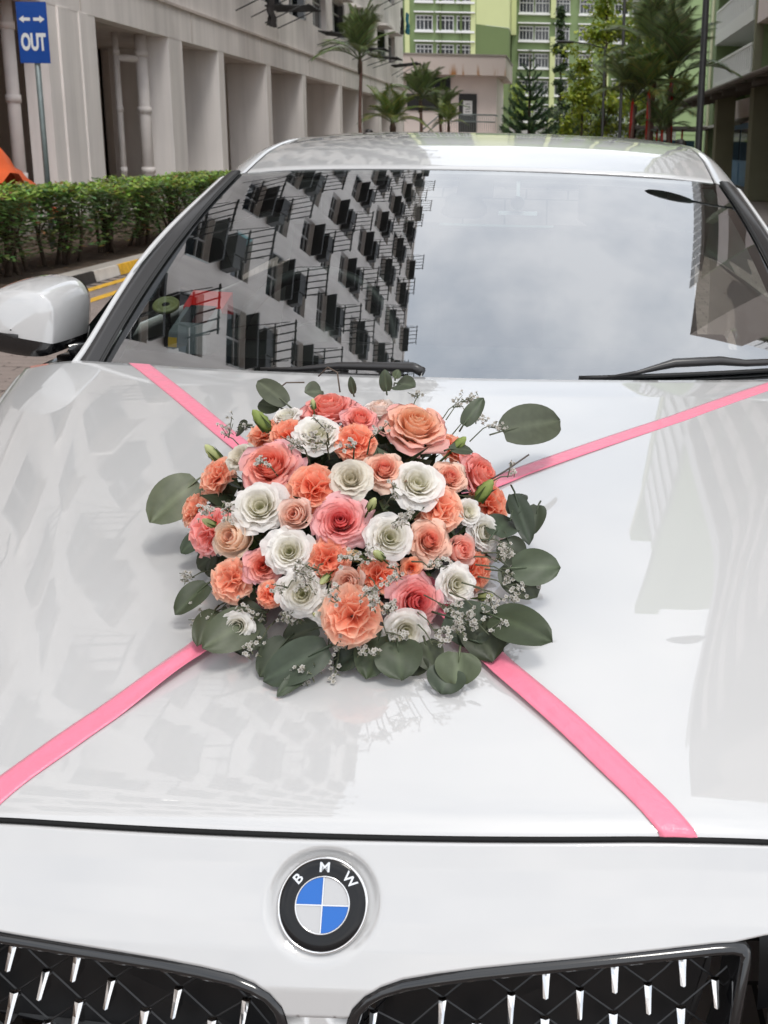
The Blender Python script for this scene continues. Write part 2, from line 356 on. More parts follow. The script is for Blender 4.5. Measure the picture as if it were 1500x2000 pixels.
# hanging laundry on the second storey
def garment(name, label, x, y, z, w, h_, m, seed):
    r = random.Random(seed); n, k = 9, 9
    P = np.array([[(x+.05*math.sin(j*1.7+i*.9+seed)*(.3+i/k)+.0, y+(j/(n-1)-.5)*w*(1-.25*math.sin(i/k*3)), z-h_*i/k) for j in range(n)] for i in range(k+1)])
    P2 = P.copy(); P2[:, :, 0] -= .035
    mb = MB().grid(P).grid(P2); o = obj(name, mb, m, smooth=True); return tag(o, label, 'laundry', 'laundry on the block')
m_clothdk = mat('dark_cloth', s2l(62, 58, 58), rough=.9); m_clothtl = mat('teal_cloth', s2l(40, 120, 140), rough=.9)
garment('hanging_shirt', 'dark grey shirt hanging from the nearest second storey window', -7.35, 29.2, 5.0, .7, .75, m_clothdk, 1)
garment('hanging_towel', 'teal towel hung high near the far end of the grey block', -7.1, 53., 7.2, .9, .9, m_clothtl, 2)
garment('hanging_trousers', 'black trousers hung beside the teal towel on the grey block', -7.15, 51.6, 7.25, .5, 1.1, m_clothdk, 3)

# ------------------------------------------------------------------ right near block (mostly seen in reflections)
rb = thing('corridor_block', 'olive walled block with white corridor parapets, right of the car', 'building', (11, 25, 0))
w = MB(); w.box(8.4, 18, 8.3, 41.9, 0, 22.2); obj('wall', w, m_olivewall, rb)
par = MB()
for n in range(7):
    z = 3.4+n*2.75
    q = MB(); q.box(7.05, 7.22, 10.6, 42, z-.25, z+.85); q.box(7.22, 8.4, 10.6, 42, z-.25, z-.02); obj('corridor_parapet', q, m_pinkwall, rb)
    for k in range(7):
        y = 12.4+k*4.2
        f = MB(); f.box(8.38, 8.44, y, y+1.5, z+.85, z+2.1, 0)
        for a, b, c, d in ((y-.05, y+.03, z+.8, z+2.15), (y+1.47, y+1.55, z+.8, z+2.15), (y+.72, y+.78, z+.8, z+2.15), (y-.05, y+1.55, z+2.08, z+2.16), (y-.05, y+1.55, z+.79, z+.86)): f.box(8.33, 8.378, a, b, c, d, 1)
        obj('window', f, [m_windark, m_winframe], rb)
for k in range(9):
    y = 10.7+k*3.9; obj('corridor_column', MB().box(7.0, 7.3, y, y+.3, 3.2, 22.2), m_olivewall, rb)
roof = MB(); roof.box(6.95, 18, 10.7, 42.05, 22.2, 22.55); roof.box(8.0, 18, 8.25, 10.7, 22.2, 22.55); obj('roof', roof, m_brown, rb)
for k in range(52):
    y = 10.75+k*.6; obj('louvre_panel', MB().box(6.9, 6.96, y, y+.52, 22.45, 23.55), m_signwhite, rb)
for k in range(18):
    x = 9.2+k*.5; obj('louvre_panel', MB().box(x, x+.42, 8.16, 8.22, 21.4, 22.5), m_signwhite, rb)
obj('stair_core', MB().box(6.85, 9.1, 8.0, 10.68, 0, 22.4), m_brown, rb)
for n in range(7):
    z = 3.6+n*2.75
    for x in (10.4, 13.2, 15.8):
        f = MB(); f.box(x, x+1.5, 8.24, 8.29, z+.7, z+2., 0)
        for a, b, c, d in ((x-.06, x+.02, z+.65, z+2.05), (x+1.48, x+1.56, z+.65, z+2.05), (x+.71, x+.79, z+.65, z+2.05), (x-.06, x+1.56, z+1.98, z+2.06), (x-.06, x+1.56, z+.64, z+.72)): f.box(a, b, 8.2, 8.238, c, d, 1)
        obj('window', f, [m_windark, m_winframe], rb)
# tower beyond it with white balconies
tw = thing('balcony_tower', 'tall light green tower with white balcony railings on the right', 'building', (13, 56, 0))
w = MB(); w.box(8.7, 20, 43, 70, 0, 46); w.box(7.2, 8.71, 41.95, 43.35, 3.6, 46); w.box(7.2, 8.71, 54.3, 55.6, 0, 46); obj('wall', w, m_ltgreen, tw)
obj('corner_strip', MB().box(7.15, 7.6, 55.62, 56.4, 0, 46), m_cream, tw)
for n in range(15):
    z = 4.33+n*2.27
    s = MB(); s.box(7.12, 8.72, 43.36, 54.28, z-.42 if n else z-.2, z+.0); obj('balcony_slab', s, m_railwhite, tw)
    rl = MB(); rl.box(7.12, 7.22, 43.36, 54.28, z+.98, z+1.07); rl.box(7.12, 7.22, 43.36, 54.28, z+.002, z+.12)
    rail = obj('balcony_rail', rl, m_railwhite, tw)
    if n < 3:
        for k in range(20):
            y = 43.45+k*.56; obj('baluster', MB().box(7.14, 7.2, y, y+.3, z+.121, z+.979), m_railwhite, rail)
    else: obj('balcony_screen', MB().box(7.14, 7.2, 43.4, 54.2, z+.121, z+.979), m_signwhite, rail)
# entrance canopy with dark columns
cn = thing('entrance_canopy', 'dark sloping entrance canopy on olive columns at the right edge', 'canopy', (6, 34, 0))
c = MB(); c.add([(4.9, 20, 3.36), (7.2, 20, 3.85), (7.2, 49, 3.85), (4.9, 49, 3.36), (4.9, 20, 3.2), (7.2, 20, 3.66), (7.2, 49, 3.66), (4.9, 49, 3.2)], [(0, 1, 2, 3), (7, 6, 5, 4), (0, 3, 7, 4), (0, 4, 5, 1), (2, 6, 7, 3)])
obj('roof', c, m_roofdk, cn)
obj('gutter', MB().tube([(4.86, 20, 3.28), (4.86, 49, 3.28)], .07, 8), m_roofdk, cn, smooth=True)
for y in (24., 32.6, 40.5): obj('column', MB().box(5.6, 6.25, y, y+.7, 0, 3.4), m_olivewall, cn)
for k in range(11): y = 20.8+k*2.8; obj('rafter', MB().add([(5.0, y, 3.05), (7.15, y, 3.5), (7.15, y+.1, 3.5), (5., y+.1, 3.05), (5.0, y, 3.22), (7.15, y, 3.655), (7.15, y+.1, 3.655), (5., y+.1, 3.22)], [(0, 1, 2, 3), (0, 4, 5, 1), (2, 6, 7, 3), (0, 3, 7, 4)]), m_roofdk, cn)
# blue shop front behind the canopy
sf = thing('shop_front', 'blue panelled shop front with tall windows under the canopy', 'shop front', (7.6, 50, 0))
obj('fascia', MB().box(7.5, 7.9, 43.4, 58.5, 2.55, 3.5), m_pinkwall, sf)
obj('frame', MB().box(7.62, 7.7, 43.4, 58.5, 0, 2.54), m_blue, sf)
for k in range(7):
    y = 43.7+k*2.1
    obj('window', MB().box(7.57, 7.615, y, y+1.7, 1.05, 2.3), m_windark, sf)
    obj('panel', MB().box(7.58, 7.618, y, y+1.75, .1, .95), m_blue, sf)
aw = MB(); aw.add([(6.9, 43.5, 2.45), (7.5, 43.5, 2.75), (7.5, 58.5, 2.75), (6.9, 58.5, 2.45), (6.9, 43.5, 2.4), (7.5, 43.5, 2.7), (7.5, 58.5, 2.7), (6.9, 58.5, 2.4)], [(0, 1, 2, 3), (7, 6, 5, 4), (0, 3, 7, 4), (0, 4, 5, 1)])
obj('awning', aw, m_roofdk, sf)

# ------------------------------------------------------------------ green blocks far behind
def far_window(w_, h_):
    m = MB(); m.box(-w_/2, w_/2, -.03, 0, 0, h_, 0)
    for a, b, c, d in ((-w_/2-.08, -w_/2+.05, -.05, h_+.05), (w_/2-.05, w_/2+.08, -.05, h_+.05), (-.06, .06, 0, h_), (-w_/4-.04, -w_/4+.04, 0, h_), (w_/4-.04, w_/4+.04, 0, h_), (-w_/2, w_/2, h_*.68, h_*.75), (-w_/2, w_/2, h_-.05, h_+.05), (-w_/2, w_/2, -.05, .05)): m.box(a, b, -.09, -.031, c, d, 1)
    return m.mesh('window', [m_windark, m_winframe], False)
fw = far_window(2.45, 1.35); fsill = MB().box(-1.45, 1.45, -.35, 0, -.25, -.06).mesh('sill', m_signwhite, False); fhd = MB().box(-1.5, 1.5, -.5, 0, 1.62, 1.74).mesh('sun_shade', m_signwhite, False)
ga = thing('green_block', 'olive green apartment block with white windows behind the utility building', 'building', (-11, 115, 0))
obj('wall', MB().box(-30, -8.5, 111, 125, 0, 34), m_green, ga)
obj('stair_wall', MB().add([(-8.49, 111.1, 0), (-5.5, 114, 0), (-5.5, 114, 12.6), (-8.49, 111.1, 12.6), (-8.49, 125, 0), (-5.5, 125, 0), (-5.5, 125, 12.6), (-8.49, 125, 12.6)], [(0, 1, 2, 3), (1, 5, 6, 2), (3, 2, 6, 7)]), m_greendk, ga)
obj('stair_wall', MB().add([(-8.49, 111.1, 12.61), (-5.5, 114, 12.61), (-5.5, 114, 34), (-8.49, 111.1, 34), (-8.49, 125, 12.61), (-5.5, 125, 12.61), (-5.5, 125, 34), (-8.49, 125, 34)], [(0, 1, 2, 3), (1, 5, 6, 2), (3, 2, 6, 7)]), m_lime, ga)
for x in (-15., -8.75): obj('pilaster', MB().box(x-.22, x+.22, 110.7, 110.99, 0, 34), m_lime, ga)
for x in (-12.55, -10.6): obj('rain_pipe', MB().tube([(x+.7, 110.9, 0), (x+.7, 110.9, 34)], .12, 6), m_greendk, ga, smooth=True)
for n in range(12):
    z = 1.5+n*2.62
    for x in (-13.4, -11.4, -9.5, -16.6, -18.8):
        o = place('window', fw, ga, (x, 110.98, z), scl=(.62, 1, .95)); place('sill', fsill, o, world=False); place('sun_shade', fhd, o, world=False)
gb = thing('green_slab', 'long green apartment slab with cream fins behind the trees', 'building', (5, 125, 0))
w = MB(); w.box(-5.4, 9.2, 118, 132, 0, 35); obj('wall', w, m_green, gb)
obj('wall', MB().box(9.21, 26, 117.2, 132, 0, 35), m_ltgreen, gb)
for n in range(11): obj('panel_joint', MB().box(9.22, 25.9, 117.17, 117.199, 2.9+n*2.9, 2.97+n*2.9), m_greendk, gb)
for x, a, b in ((-5.2, 12.3, 35), (-1.25, 0, 12.2), (-1.25, 14, 35), (4.2, 0, 35), (8.7, 9, 35)): obj('fin', MB().box(x-.25, x+.25, 117.4, 117.98, a, b), m_lime, gb)
for n in range(12):
    z = 1.4+n*2.62
    for x in (-3.95, -2.35, -.3, 2.1, 5.6, 7.4):
        o = place('window', fw, gb, (x, 117.97, z), scl=(.55, 1, .95)); place('sill', fsill, o, world=False); place('sun_shade', fhd, o, world=False)
# utility building
ub = thing('utility_building', 'small pale pink utility building with rust streaked parapet behind the palms', 'building', (-5.4, 62, 0))
obj('wall', MB().box(-9.2, -3.45, 60.6, 67, 0, 4.95), m_pinkwall, ub)
rust = mat('rust_streaked_render', s2l(216, 202, 196), rough=.85)
def _rust():
    nt = rust.node_tree; N = nt.nodes; L = nt.links; b = N['Principled BSDF']; tc = N.new('ShaderNodeTexCoord')
    mp = N.new('ShaderNodeMapping'); mp.inputs['Scale'].default_value = (2.6, 2.6, .35); no = N.new('ShaderNodeTexNoise'); no.inputs['Scale'].default_value = 1.3; no.inputs['Detail'].default_value = 3
    sx = N.new('ShaderNodeSeparateXYZ'); mr = N.new('ShaderNodeMapRange'); mr.inputs[1].default_value = 5.55; mr.inputs[2].default_value = 5.0; mr.inputs[3].default_value = 0; mr.inputs[4].default_value = 1
    cr = N.new('ShaderNodeMapRange'); cr.inputs[1].default_value = .56; cr.inputs[2].default_value = .66
    mu = N.new('ShaderNodeMath'); mu.operation = 'MULTIPLY'; mx = N.new('ShaderNodeMix'); mx.data_type = 'RGBA'
    mx.inputs[6].default_value = (*s2l(216, 202, 196), 1); mx.inputs[7].default_value = (*s2l(168, 112, 52), 1)
    L.new(tc.outputs['Object'], mp.inputs[0]); L.new(mp.outputs[0], no.inputs['Vector']); L.new(tc.outputs['Object'], sx.inputs[0]); L.new(sx.outputs[2], mr.inputs[0]); L.new(no.outputs['Fac'], cr.inputs[0])
    L.new(mr.outputs[0], mu.inputs[0]); L.new(cr.outputs[0], mu.inputs[1]); L.new(mu.outputs[0], mx.inputs[0]); L.new(mx.outputs[2], b.inputs['Base Color'])
_rust()
obj('parapet', MB().box(-9.4, -2.95, 59.7, 67.2, 4.951, 5.92), rust, ub)
obj('coping', MB().box(-9.45, -2.9, 59.64, 67.25, 5.921, 5.99), m_concrete, ub)
obj('vent_window', MB().box(-8.2, -5.9, 60.54, 60.598, 4.25, 4.85), m_windark, ub)
obj('louvre_window', MB().box(-8.2, -5.9, 60.54, 60.598, 3.15, 4.0), m_metaldk, ub)
dr = obj('door', MB().box(-5.45, -4.5, 60.52, 60.598, 2.06, 4.05), m_metaldk, ub)
nt_ = MB().box(-5.22, -4.74, 60.49, 60.518, 2.95, 3.7, 0)
for k in range(4): nt_.box(-5.12+.03*(k % 2), -4.84, 60.486, 60.4895, 3.12+k*.13, 3.15+k*.13, 1)
obj('notice', nt_, [m_signwhite, m_metaldk], dr)
obj('platform', MB().box(-6.2, -3.3, 58.6, 60.59, 0, 2.05), m_pinkwall, ub)
for k in range(9): obj('step', MB().box(-6.2-.28*(k+1), -6.2-.28*k-.001, 58.6, 60.5, 0, 2.05-.2*(k+1)), m_concrete, ub)
rl = MB(); rl.tube([(-8.6, 58.7, .95), (-6.2, 58.7, 2.95), (-3.4, 58.7, 2.95), (-3.4, 60.5, 2.95)], .035, 8); rl.tube([(-8.6, 58.7, .6), (-6.2, 58.7, 2.6), (-3.4, 58.7, 2.6)], .03, 8)
for k in range(26): x = -6.2+k*.112; rl.tube([(x, 58.7, 2.05), (x, 58.7, 2.95)], .014, 5)
obj('handrail', rl, m_galv, ub, smooth=True)
wv = thing('boundary_wall', 'low white boundary wall behind the conifers', 'wall', (6, 70, 0))
obj('panel', MB().box(-3.2, 7.0, 70, 70.25, 0, 2.5), m_signwhite, wv)
obj('coping', MB().box(-3.25, 7.05, 69.95, 70.3, 2.501, 2.6), m_concrete, wv)
lr = thing('covered_linkway', 'low linkway roof with red posts far behind the car', 'walkway', (3.5, 58, 0))
obj('roof', MB().box(2., 7.0, 54, 60, 2.35, 2.5), m_roofdk, lr)
for x in (2.2, 3.4, 4.6, 5.8): obj('post', MB().tube([(x, 54.3, 0), (x, 54.3, 2.35)], .05, 8), m_redshaft, lr, smooth=True)
obj('back_panel', MB().box(4.2, 7.0, 59.5, 59.6, 0, 1.9), m_blue, lr)
# ------------------------------------------------------------------ hedge shrubs
def leaf_quad(mb, P, d, n, L, w, col):
    P = Vector(P); d = Vector(d).normalized(); s = d.cross(Vector(n)); s = s.normalized() if s.length > 1e-4 else Vector((1, 0, 0)); nn = s.cross(d)
    a = P; b = P+d*L*.45+s*w-nn*L*.03; c_ = P+d*L-nn*L*.12; e = P+d*L*.45-s*w-nn*L*.03
    mb.add([a, b, c_, e], [(0, 1, 2), (0, 2, 3)], col)
def shrub_meshes(seed):
    r = random.Random(seed); fol = MB(); stems = MB()
    for k in range(r.randint(6, 8)):
        a = r.uniform(0, 6.28); bx, by = .22*math.cos(a)*r.random(), .32*math.sin(a)*r.random()
        tx, ty = bx+r.uniform(-.22, .22), by+r.uniform(-.35, .35)
        mid = ((bx+tx)/2+r.uniform(-.05, .05), (by+ty)/2+r.uniform(-.05, .05), .3)
        stems.tube([(bx, by, -.05), mid, (tx, ty, .62)], [.024, .018, .009], 5)
        for q in range(3):
            stems.tube([mid, (mid[0]+r.uniform(-.2, .2), mid[1]+r.uniform(-.22, .22), r.uniform(.5, .75))], [.011, .005], 4)
    for k in range(3300):
        x, y = r.uniform(-.42, .42), r.uniform(-.62, .62)
        z = .92-abs(r.gauss(0, .17))
        if r.random() < .46: z = r.uniform(.2, .9)
        if z < .18: continue
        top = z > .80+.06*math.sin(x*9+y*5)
        z = min(z, .91+.05*math.sin(y*7+seed)+.03*math.sin(x*11)+r.uniform(-.02, .06))
        if math.sin(x*5+seed)*math.sin(y*6+2*seed)+.35*math.sin(z*14) < -.62: continue
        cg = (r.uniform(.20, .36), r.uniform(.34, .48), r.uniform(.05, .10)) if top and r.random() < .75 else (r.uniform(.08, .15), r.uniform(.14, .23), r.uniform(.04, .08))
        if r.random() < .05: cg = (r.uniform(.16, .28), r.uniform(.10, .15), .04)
        a = r.uniform(0, 6.28); d = (math.cos(a), math.sin(a), r.uniform(-.3, .9 if top else .4))
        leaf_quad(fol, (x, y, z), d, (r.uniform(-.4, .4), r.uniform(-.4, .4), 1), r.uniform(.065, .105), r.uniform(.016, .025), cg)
    return fol.mesh('foliage', m_leaf, False), stems.mesh('stem', m_bark, True)
SHR = [shrub_meshes(s) for s in (11, 12, 13, 14)]
ys = [7.9, 9.0, 10.05, 11.0, 12.35, 13.4, 14.55, 15.6, 16.7, 17.8, 18.9, 20., 21.1, 22.3, 23.5, 24.7, 26.]
for i, y in enumerate(ys):
    lab = 'clipped green hedge shrub along the painted kerb, not beside the gap in the row'
    if i == 3: lab = 'clipped hedge shrub nearest the blue sign, just before the gap in the row'
    if i == 4: lab = 'clipped hedge shrub just after the see-through gap in the row'
    t = thing('hedge_shrub', lab, 'shrub', (-5.12+rnd.uniform(-.04, .04), y, .09), None if i in (3, 4) else 'hedge along the kerb', rnd.choice((0, math.pi)))
    fm, sm = SHR[i % 4]
    place('foliage', fm, t, world=False, scl=(.95, 1, rnd.uniform(.84, .92))); place('stem', sm, t, world=False)
ls = MB(); r = random.Random(5)
for k in range(500):
    leaf_quad(ls, (r.uniform(-6.9, -4.7), r.uniform(5, 22), .125+r.uniform(0, .01)), (r.uniform(-1, 1), r.uniform(-1, 1), .1), (0, 0, 1), .06, .015, (r.uniform(.1, .2), r.uniform(.07, .12), .03))
tag(obj('leaf_litter', ls, m_leaf), 'dry leaves scattered under the hedge', 'leaves', kind='stuff')

# ------------------------------------------------------------------ palms
def frond_mesh(seed, L, droop, wl, cols):
    r = random.Random(seed); mb = MB(); pts = []
    for k in range(13):
        t = k/12; pts.append(Vector((L*(t*.92-.12*droop*t*t), 0, L*(.42*t-droop*.75*t*t))))
    mb.tube(pts, [L*.012*(1-.8*k/12) for k in range(13)], 4, col=(.1, .14, .05))
    for k in range(1, 60):
        t = .14+.86*k/60; i = min(int(t*12), 11); f = t*12-i; P = pts[i].lerp(pts[i+1], f); tan = (pts[i+1]-pts[i]).normalized()
        ll = wl*L*math.sin(min(1, t*1.15+.12)*math.pi*.93)*.5+.05*L
        for s in (-1, 1):
            d = (tan*.75+Vector((0, s*.8, .18-.25*t))).normalized(); c_ = r.choice(cols); c_ = tuple(x*r.uniform(.75, 1.2) for x in c_)
            tip = P+d*ll+Vector((0, 0, -.16*ll)); mid = P+d*ll*.5+Vector((0, 0, .02)); wv = tan*L*.0065
            mb.add([P-wv*.5, P+wv*.5, mid+wv, mid-wv, tip], [(0, 1, 2, 3), (3, 2, 4)], c_)
    return mb.mesh('frond', m_palm, False)
DKG = [(.09, .13, .05), (.13, .18, .07), (.22, .27, .10)]; YLG = [(.08, .14, .04), (.15, .21, .05), (.25, .26, .06)]
FR = {'dark': [frond_mesh(s, 1., d, .75, DKG) for s, d in ((1, .25), (2, .5), (3, .8))], 'mix': [frond_mesh(s, 1., d, .75, YLG) for s, d in ((4, .3), (5, .6), (6, .9))]}
def palm(label, x, y, h, r_, L, n, kind, red=0., seed=0, group=None, up=.55):
    r = random.Random(seed); t = thing('palm_tree', label, 'palm', (x, y, 0), group)
    tr = MB(); pts = [(0.03*math.sin(k*.7+seed), .03*math.cos(k*.5), h*k/10) for k in range(11)]
    tr.tube(pts, [r_*(1.15-.3*k/10) for k in range(11)], 8); obj('trunk', tr, m_trunkgrey, t, smooth=True, world=False)
    if red: cs_ = MB(); cs_.tube([(0, 0, h-red), (0, 0, h-red*.5), (0, 0, h+.15)], [r_*1.05, r_*1.1, r_*.6], 8); obj('crownshaft', cs_, m_redshaft, t, smooth=True, world=False)
    else: cs_ = MB(); cs_.tube([(0, 0, h-.35), (0, 0, h-.1), (0, 0, h+.2)], [r_*1.1, r_*1.3, r_*.6], 8); obj('crownshaft', cs_, m_bark, t, smooth=True, world=False)
    for k in range(n):
        q = k/n; el = (1.15-1.25*q*q)*up+r.uniform(-.12, .12)
        place('frond', FR[kind][min(2, int(q*3))], t, (0, 0, h+.05), (0, -el, k*2.4+r.uniform(-.3, .3)), L*r.uniform(.85, 1.1), world=False)
    return t
palm('tall slim palm with red-brown trunk against the grey block', -5.97, 34, 3.75, .055, 1.75, 13, 'dark', 0, 1, up=1.05)
palm('bushy low palm with yellowing fronds at the block corner', -6.5, 44, 2.1, .1, 1.75, 14, 'mix', 0, 2, up=.75)
palm('dark tall palm left of the pink utility building', -5.6, 45.5, 3.0, .07, 1.75, 13, 'dark', 0, 3, up=1.)
palm('medium palm in front of the pink utility building wall', -4.9, 46.5, 2.6, .07, 1.4, 11, 'dark', 0, 4, up=.7)
palm('smallest palm in front of the pink utility building', -4.42, 45, 2.15, .05, 1.1, 10, 'mix', 0, 5, up=.7)
palm('tallest red-shafted palm beside the black lamp post', 2.98, 30, 3.15, .065, 2.15, 15, 'dark', 1.15, 6, up=1.15)
palm('high dark palm at the top of the red palm clump', 2.6, 31, 3.7, .06, 2.2, 13, 'dark', .8, 7, up=1.1)
palm('leftmost palm of the red palm clump with wide dark crown', 1.98, 30, 2.55, .06, 1.7, 14, 'dark', .9, 8, up=.95)
palm('middle palm of the red palm clump with orange red shaft', 2.35, 29.2, 2.75, .055, 1.5, 11, 'mix', 1.2, 9, up=.95)
palm('short palm at the foot of the red palm clump', 2.75, 29.5, 1.75, .05, 1.2, 10, 'dark', 1.0, 10, up=.8)
palm('thin palm behind the red palm clump near the canopy', 3.3, 33, 2.35, .05, 1.5, 10, 'mix', 1.0, 12, up=.7)
# ------------------------------------------------------------------ conifers
def branch_mesh(seed):
    r = random.Random(seed); mb = MB(); pts = [(t, 0, -.06*math.sin(t*3.)+.16*t*t) for t in (0, .25, .5, .75, 1.)]
    mb.tube(pts, [.018, .014, .012, .01, .006], 5, col=(.05, .06, .03))
    for k in range(260):
        t = r.uniform(.08, 1); z = -.06*math.sin(t*3.)+.16*t*t; a = r.uniform(0, 6.28); d = (.8, math.cos(a)*.9, math.sin(a)*.9+.25)
        leaf_quad(mb, (t, 0, z), d, (r.uniform(-1, 1), r.uniform(-1, 1), 1), r.uniform(.09, .16), .016, (r.uniform(.07, .13), r.uniform(.13, .22), r.uniform(.06, .1)))
    return mb.mesh('branch', m_leaf, False)
BR = [branch_mesh(s) for s in (1, 2)]
def conifer(label, x, y, H, Wd, seed, whorls=13, per=9, tint=None):
    r = random.Random(seed); t = thing('conifer_tree', label, 'tree', (x, y, 0))
    tr = MB(); tr.tube([(0, 0, 0), (.02, 0, H*.5), (0, 0, H)], [.09, .06, .012], 8); obj('trunk', tr, m_bark, t, smooth=True, world=False)
    for w_ in range(whorls):
        q = w_/(whorls-1); z = .5+(H-.6)*q; L = Wd*(1-q**1.25)*r.uniform(.92, 1.08)+.16
        for k in range(per if q < .85 else 5):
            place('branch', BR[k % 2], t, (0, 0, z), (0, -.12-.45*q+r.uniform(-.1, .1), k*6.283/per+w_*.5+r.uniform(-.1, .1)), (L, L*.9, L*1.0), world=False)
conifer('dark layered conifer right of the pink utility building', -1.4, 50, 5.5, 1.5, 1)
conifer('small low conifer left behind the larger layered conifer', .35, 51, 2.9, 1.1, 2, 7, 8)
# ------------------------------------------------------------------ broadleaf trees
def tree(label, x, y, H, Rx, z0, seed, cols, n=4200, lsz=.16, trunk=.09, clumps=26, name='leafy_tree'):
    r = random.Random(seed); t = thing(name, label, 'tree', (x, y, 0)); tr = MB()
    tr.tube([(0, 0, 0), (.1*math.sin(seed), 0, H*.45), (.06, .04, H*.92)], [trunk, trunk*.7, trunk*.15], 7)
    cl = []
    for k in range(clumps):
        q = r.random(); z = z0+(H-z0)*q; rr = Rx*(math.sin(min(1, .25+q*.95)*math.pi)**.6)*math.sqrt(r.random()); a = r.uniform(0, 6.28)
        c_ = Vector((rr*math.cos(a), rr*math.sin(a), z)); cl.append((c_, Rx*r.uniform(.16, .34), r.uniform(.65, 1.25)))
        tr.tube([(.03, .01, max(z-rr*.8, H*.15)), c_*.6+Vector((0, 0, z*.4-rr*.15)), c_], [trunk*.35, trunk*.2, trunk*.06], 4, caps=False)
    obj('trunk', tr, m_bark, t, smooth=True, world=False); fo = MB()
    for k in range(n):
        c_, s, br = r.choice(cl); d = Vector((r.gauss(0, 1), r.gauss(0, 1), r.gauss(0, .7))); P = c_+d*s*.55
        cc = r.choice(cols); u = br*r.uniform(.75, 1.2)
        leaf_quad(fo, P, (r.uniform(-1, 1), r.uniform(-1, 1), r.uniform(-.9, .3)), (r.uniform(-.6, .6), r.uniform(-.6, .6), 1), lsz*r.uniform(.7, 1.2), lsz*.3, tuple(v*u for v in cc))
    obj('crown', fo, m_leaf, t, world=False)
YG = [(.42, .50, .06), (.50, .55, .07), (.30, .42, .07)]; MG = [(.11, .18, .08), (.14, .21, .09), (.085, .15, .07)]; LG = [(.30, .40, .13), (.24, .34, .11)]
tree('narrow dark columnar tree in front of the green slab', -.15, 58, 8.2, .62, 1.2, 1, MG, 5200, .17, .07, 44)
tree('tall bright yellow-green tree in front of the green slab', 1.9, 52, 9.4, 1.8, 2.2, 2, YG, 3600, .26, .08, 44)
tree('small yellow-green tree between conifer and red palms', .9, 48, 4.9, 1.2, 1.0, 3, YG, 3000, .2, .06, 30)
tree('soft grey-green tree behind the small yellow-green one', .55, 56, 5.2, 1.5, .8, 4, MG+LG, 3000, .15, .07, 26)
tree('bright shrub-like tree right of the utility building', -3.0, 78, 5.3, 1.6, 1.2, 5, LG+YG, 2600, .2, .08, 22)
tree('light green tree behind the palms near the canopy', 4.1, 60, 4.6, 2.0, 1.2, 6, LG+YG, 3200, .2, .09, 26)
tree('yellow-green tree crown above the lamp post arm', 3.6, 56, 9.8, 1.6, 5.2, 7, YG, 2600, .24, .08, 30)
tree('dense green backdrop tree left of the red palms', 1.6, 66, 4.6, 2.4, .8, 8, MG, 3600, .2, .1, 28)
tree('yellowish clipped bush at the right edge behind the car', 4.9, 17.5, 1.0, .8, .1, 9, LG+YG, 2200, .08, .04, 26, name='bush')
# ------------------------------------------------------------------ lamp posts
def lamp(label, x, y, H, r_, arm, az, big=True):
    t = thing('lamp_post', label, 'street lamp', (x, y, 0)); p = MB(); p.tube([(0, 0, 0), (0, 0, .5), (0, 0, .52), (0, 0, H)], [r_*1.35, r_*1.35, r_, r_*.75], 12); obj('post', p, m_metaldk, t, smooth=True, world=False)
    d = Vector((math.cos(az), math.sin(az), 0)); a = MB(); a.tube([(0, 0, H-.05), tuple(d*arm*.5+Vector((0, 0, H+.12))), tuple(d*arm+Vector((0, 0, H+.18)))], r_*.4, 8); obj('arm', a, m_metaldk, t, smooth=True, world=False)
    hd = MB(); M = Matrix.Translation(d*(arm+.3)+Vector((0, 0, H+.18))) @ Matrix.Rotation(az, 4, 'Z')
    P = np.array([[tuple(M @ Vector((q*.42, math.cos(k*math.pi/4)*.15*math.sqrt(max(.02, 1-q*q)), math.sin(k*math.pi/4)*.06*math.sqrt(max(.02, 1-q*q))))) for k in range(8)] for q in (-1, -.8, -.4, 0, .4, .8, 1)])
    hd.grid(P, wrap=True); obj('lamp_head', hd, m_metaldk, t, smooth=True, world=False)
lamp('tall black lamp post beside the entrance canopy', 3.32, 26, 9.3, .085, 1.5, math.pi)
lamp('lamp post beside the right front of the car, seen in the windscreen reflection', 3.45, 7.25, 9.1, .08, .75, math.pi)
lamp('distant slim lamp post among the yellow-green trees', 1.75, 47, 5.4, .06, 1.3, math.pi)
lamp('distant slim black post just left of the red palms', 2.05, 38, 9., .06, 1.2, 0)
# ------------------------------------------------------------------ OUT sign
sg = thing('direction_sign', 'blue OUT sign with two white arrows on a galvanised pole', 'sign', (-6.13, 13.0, 0), rotz=-.12)
p = MB(); p.tube([(0, .03, 0), (0.0, .03, 2.92)], .034, 10); obj('pole', p, m_galv, sg, smooth=True, world=False)
pl = MB().box(-.19, .19, -.012, .0, 2.24, 2.93); obj('plate', pl, m_signblue, sg, world=False)
pl = sg.children[1]
obj('clamp', MB().box(-.05, .05, .001, .07, 2.35, 2.4).box(-.05, .05, .001, .07, 2.75, 2.8), m_galv, sg, world=False)
def arrow(s):
    m = MB(); y = -.0155
    o = [(0.02, .018), (.10, .018), (.10, .042), (.165, 0), (.10, -.042), (.10, -.018), (.02, -.018)]
    V = [(s*a, y, 2.735+b) for a, b in o]; m.add(V, [tuple(range(7)) if s < 0 else tuple(reversed(range(7)))]); return m
for s in (-1, 1): obj('arrow', arrow(s), m_signwhite, pl, world=False)
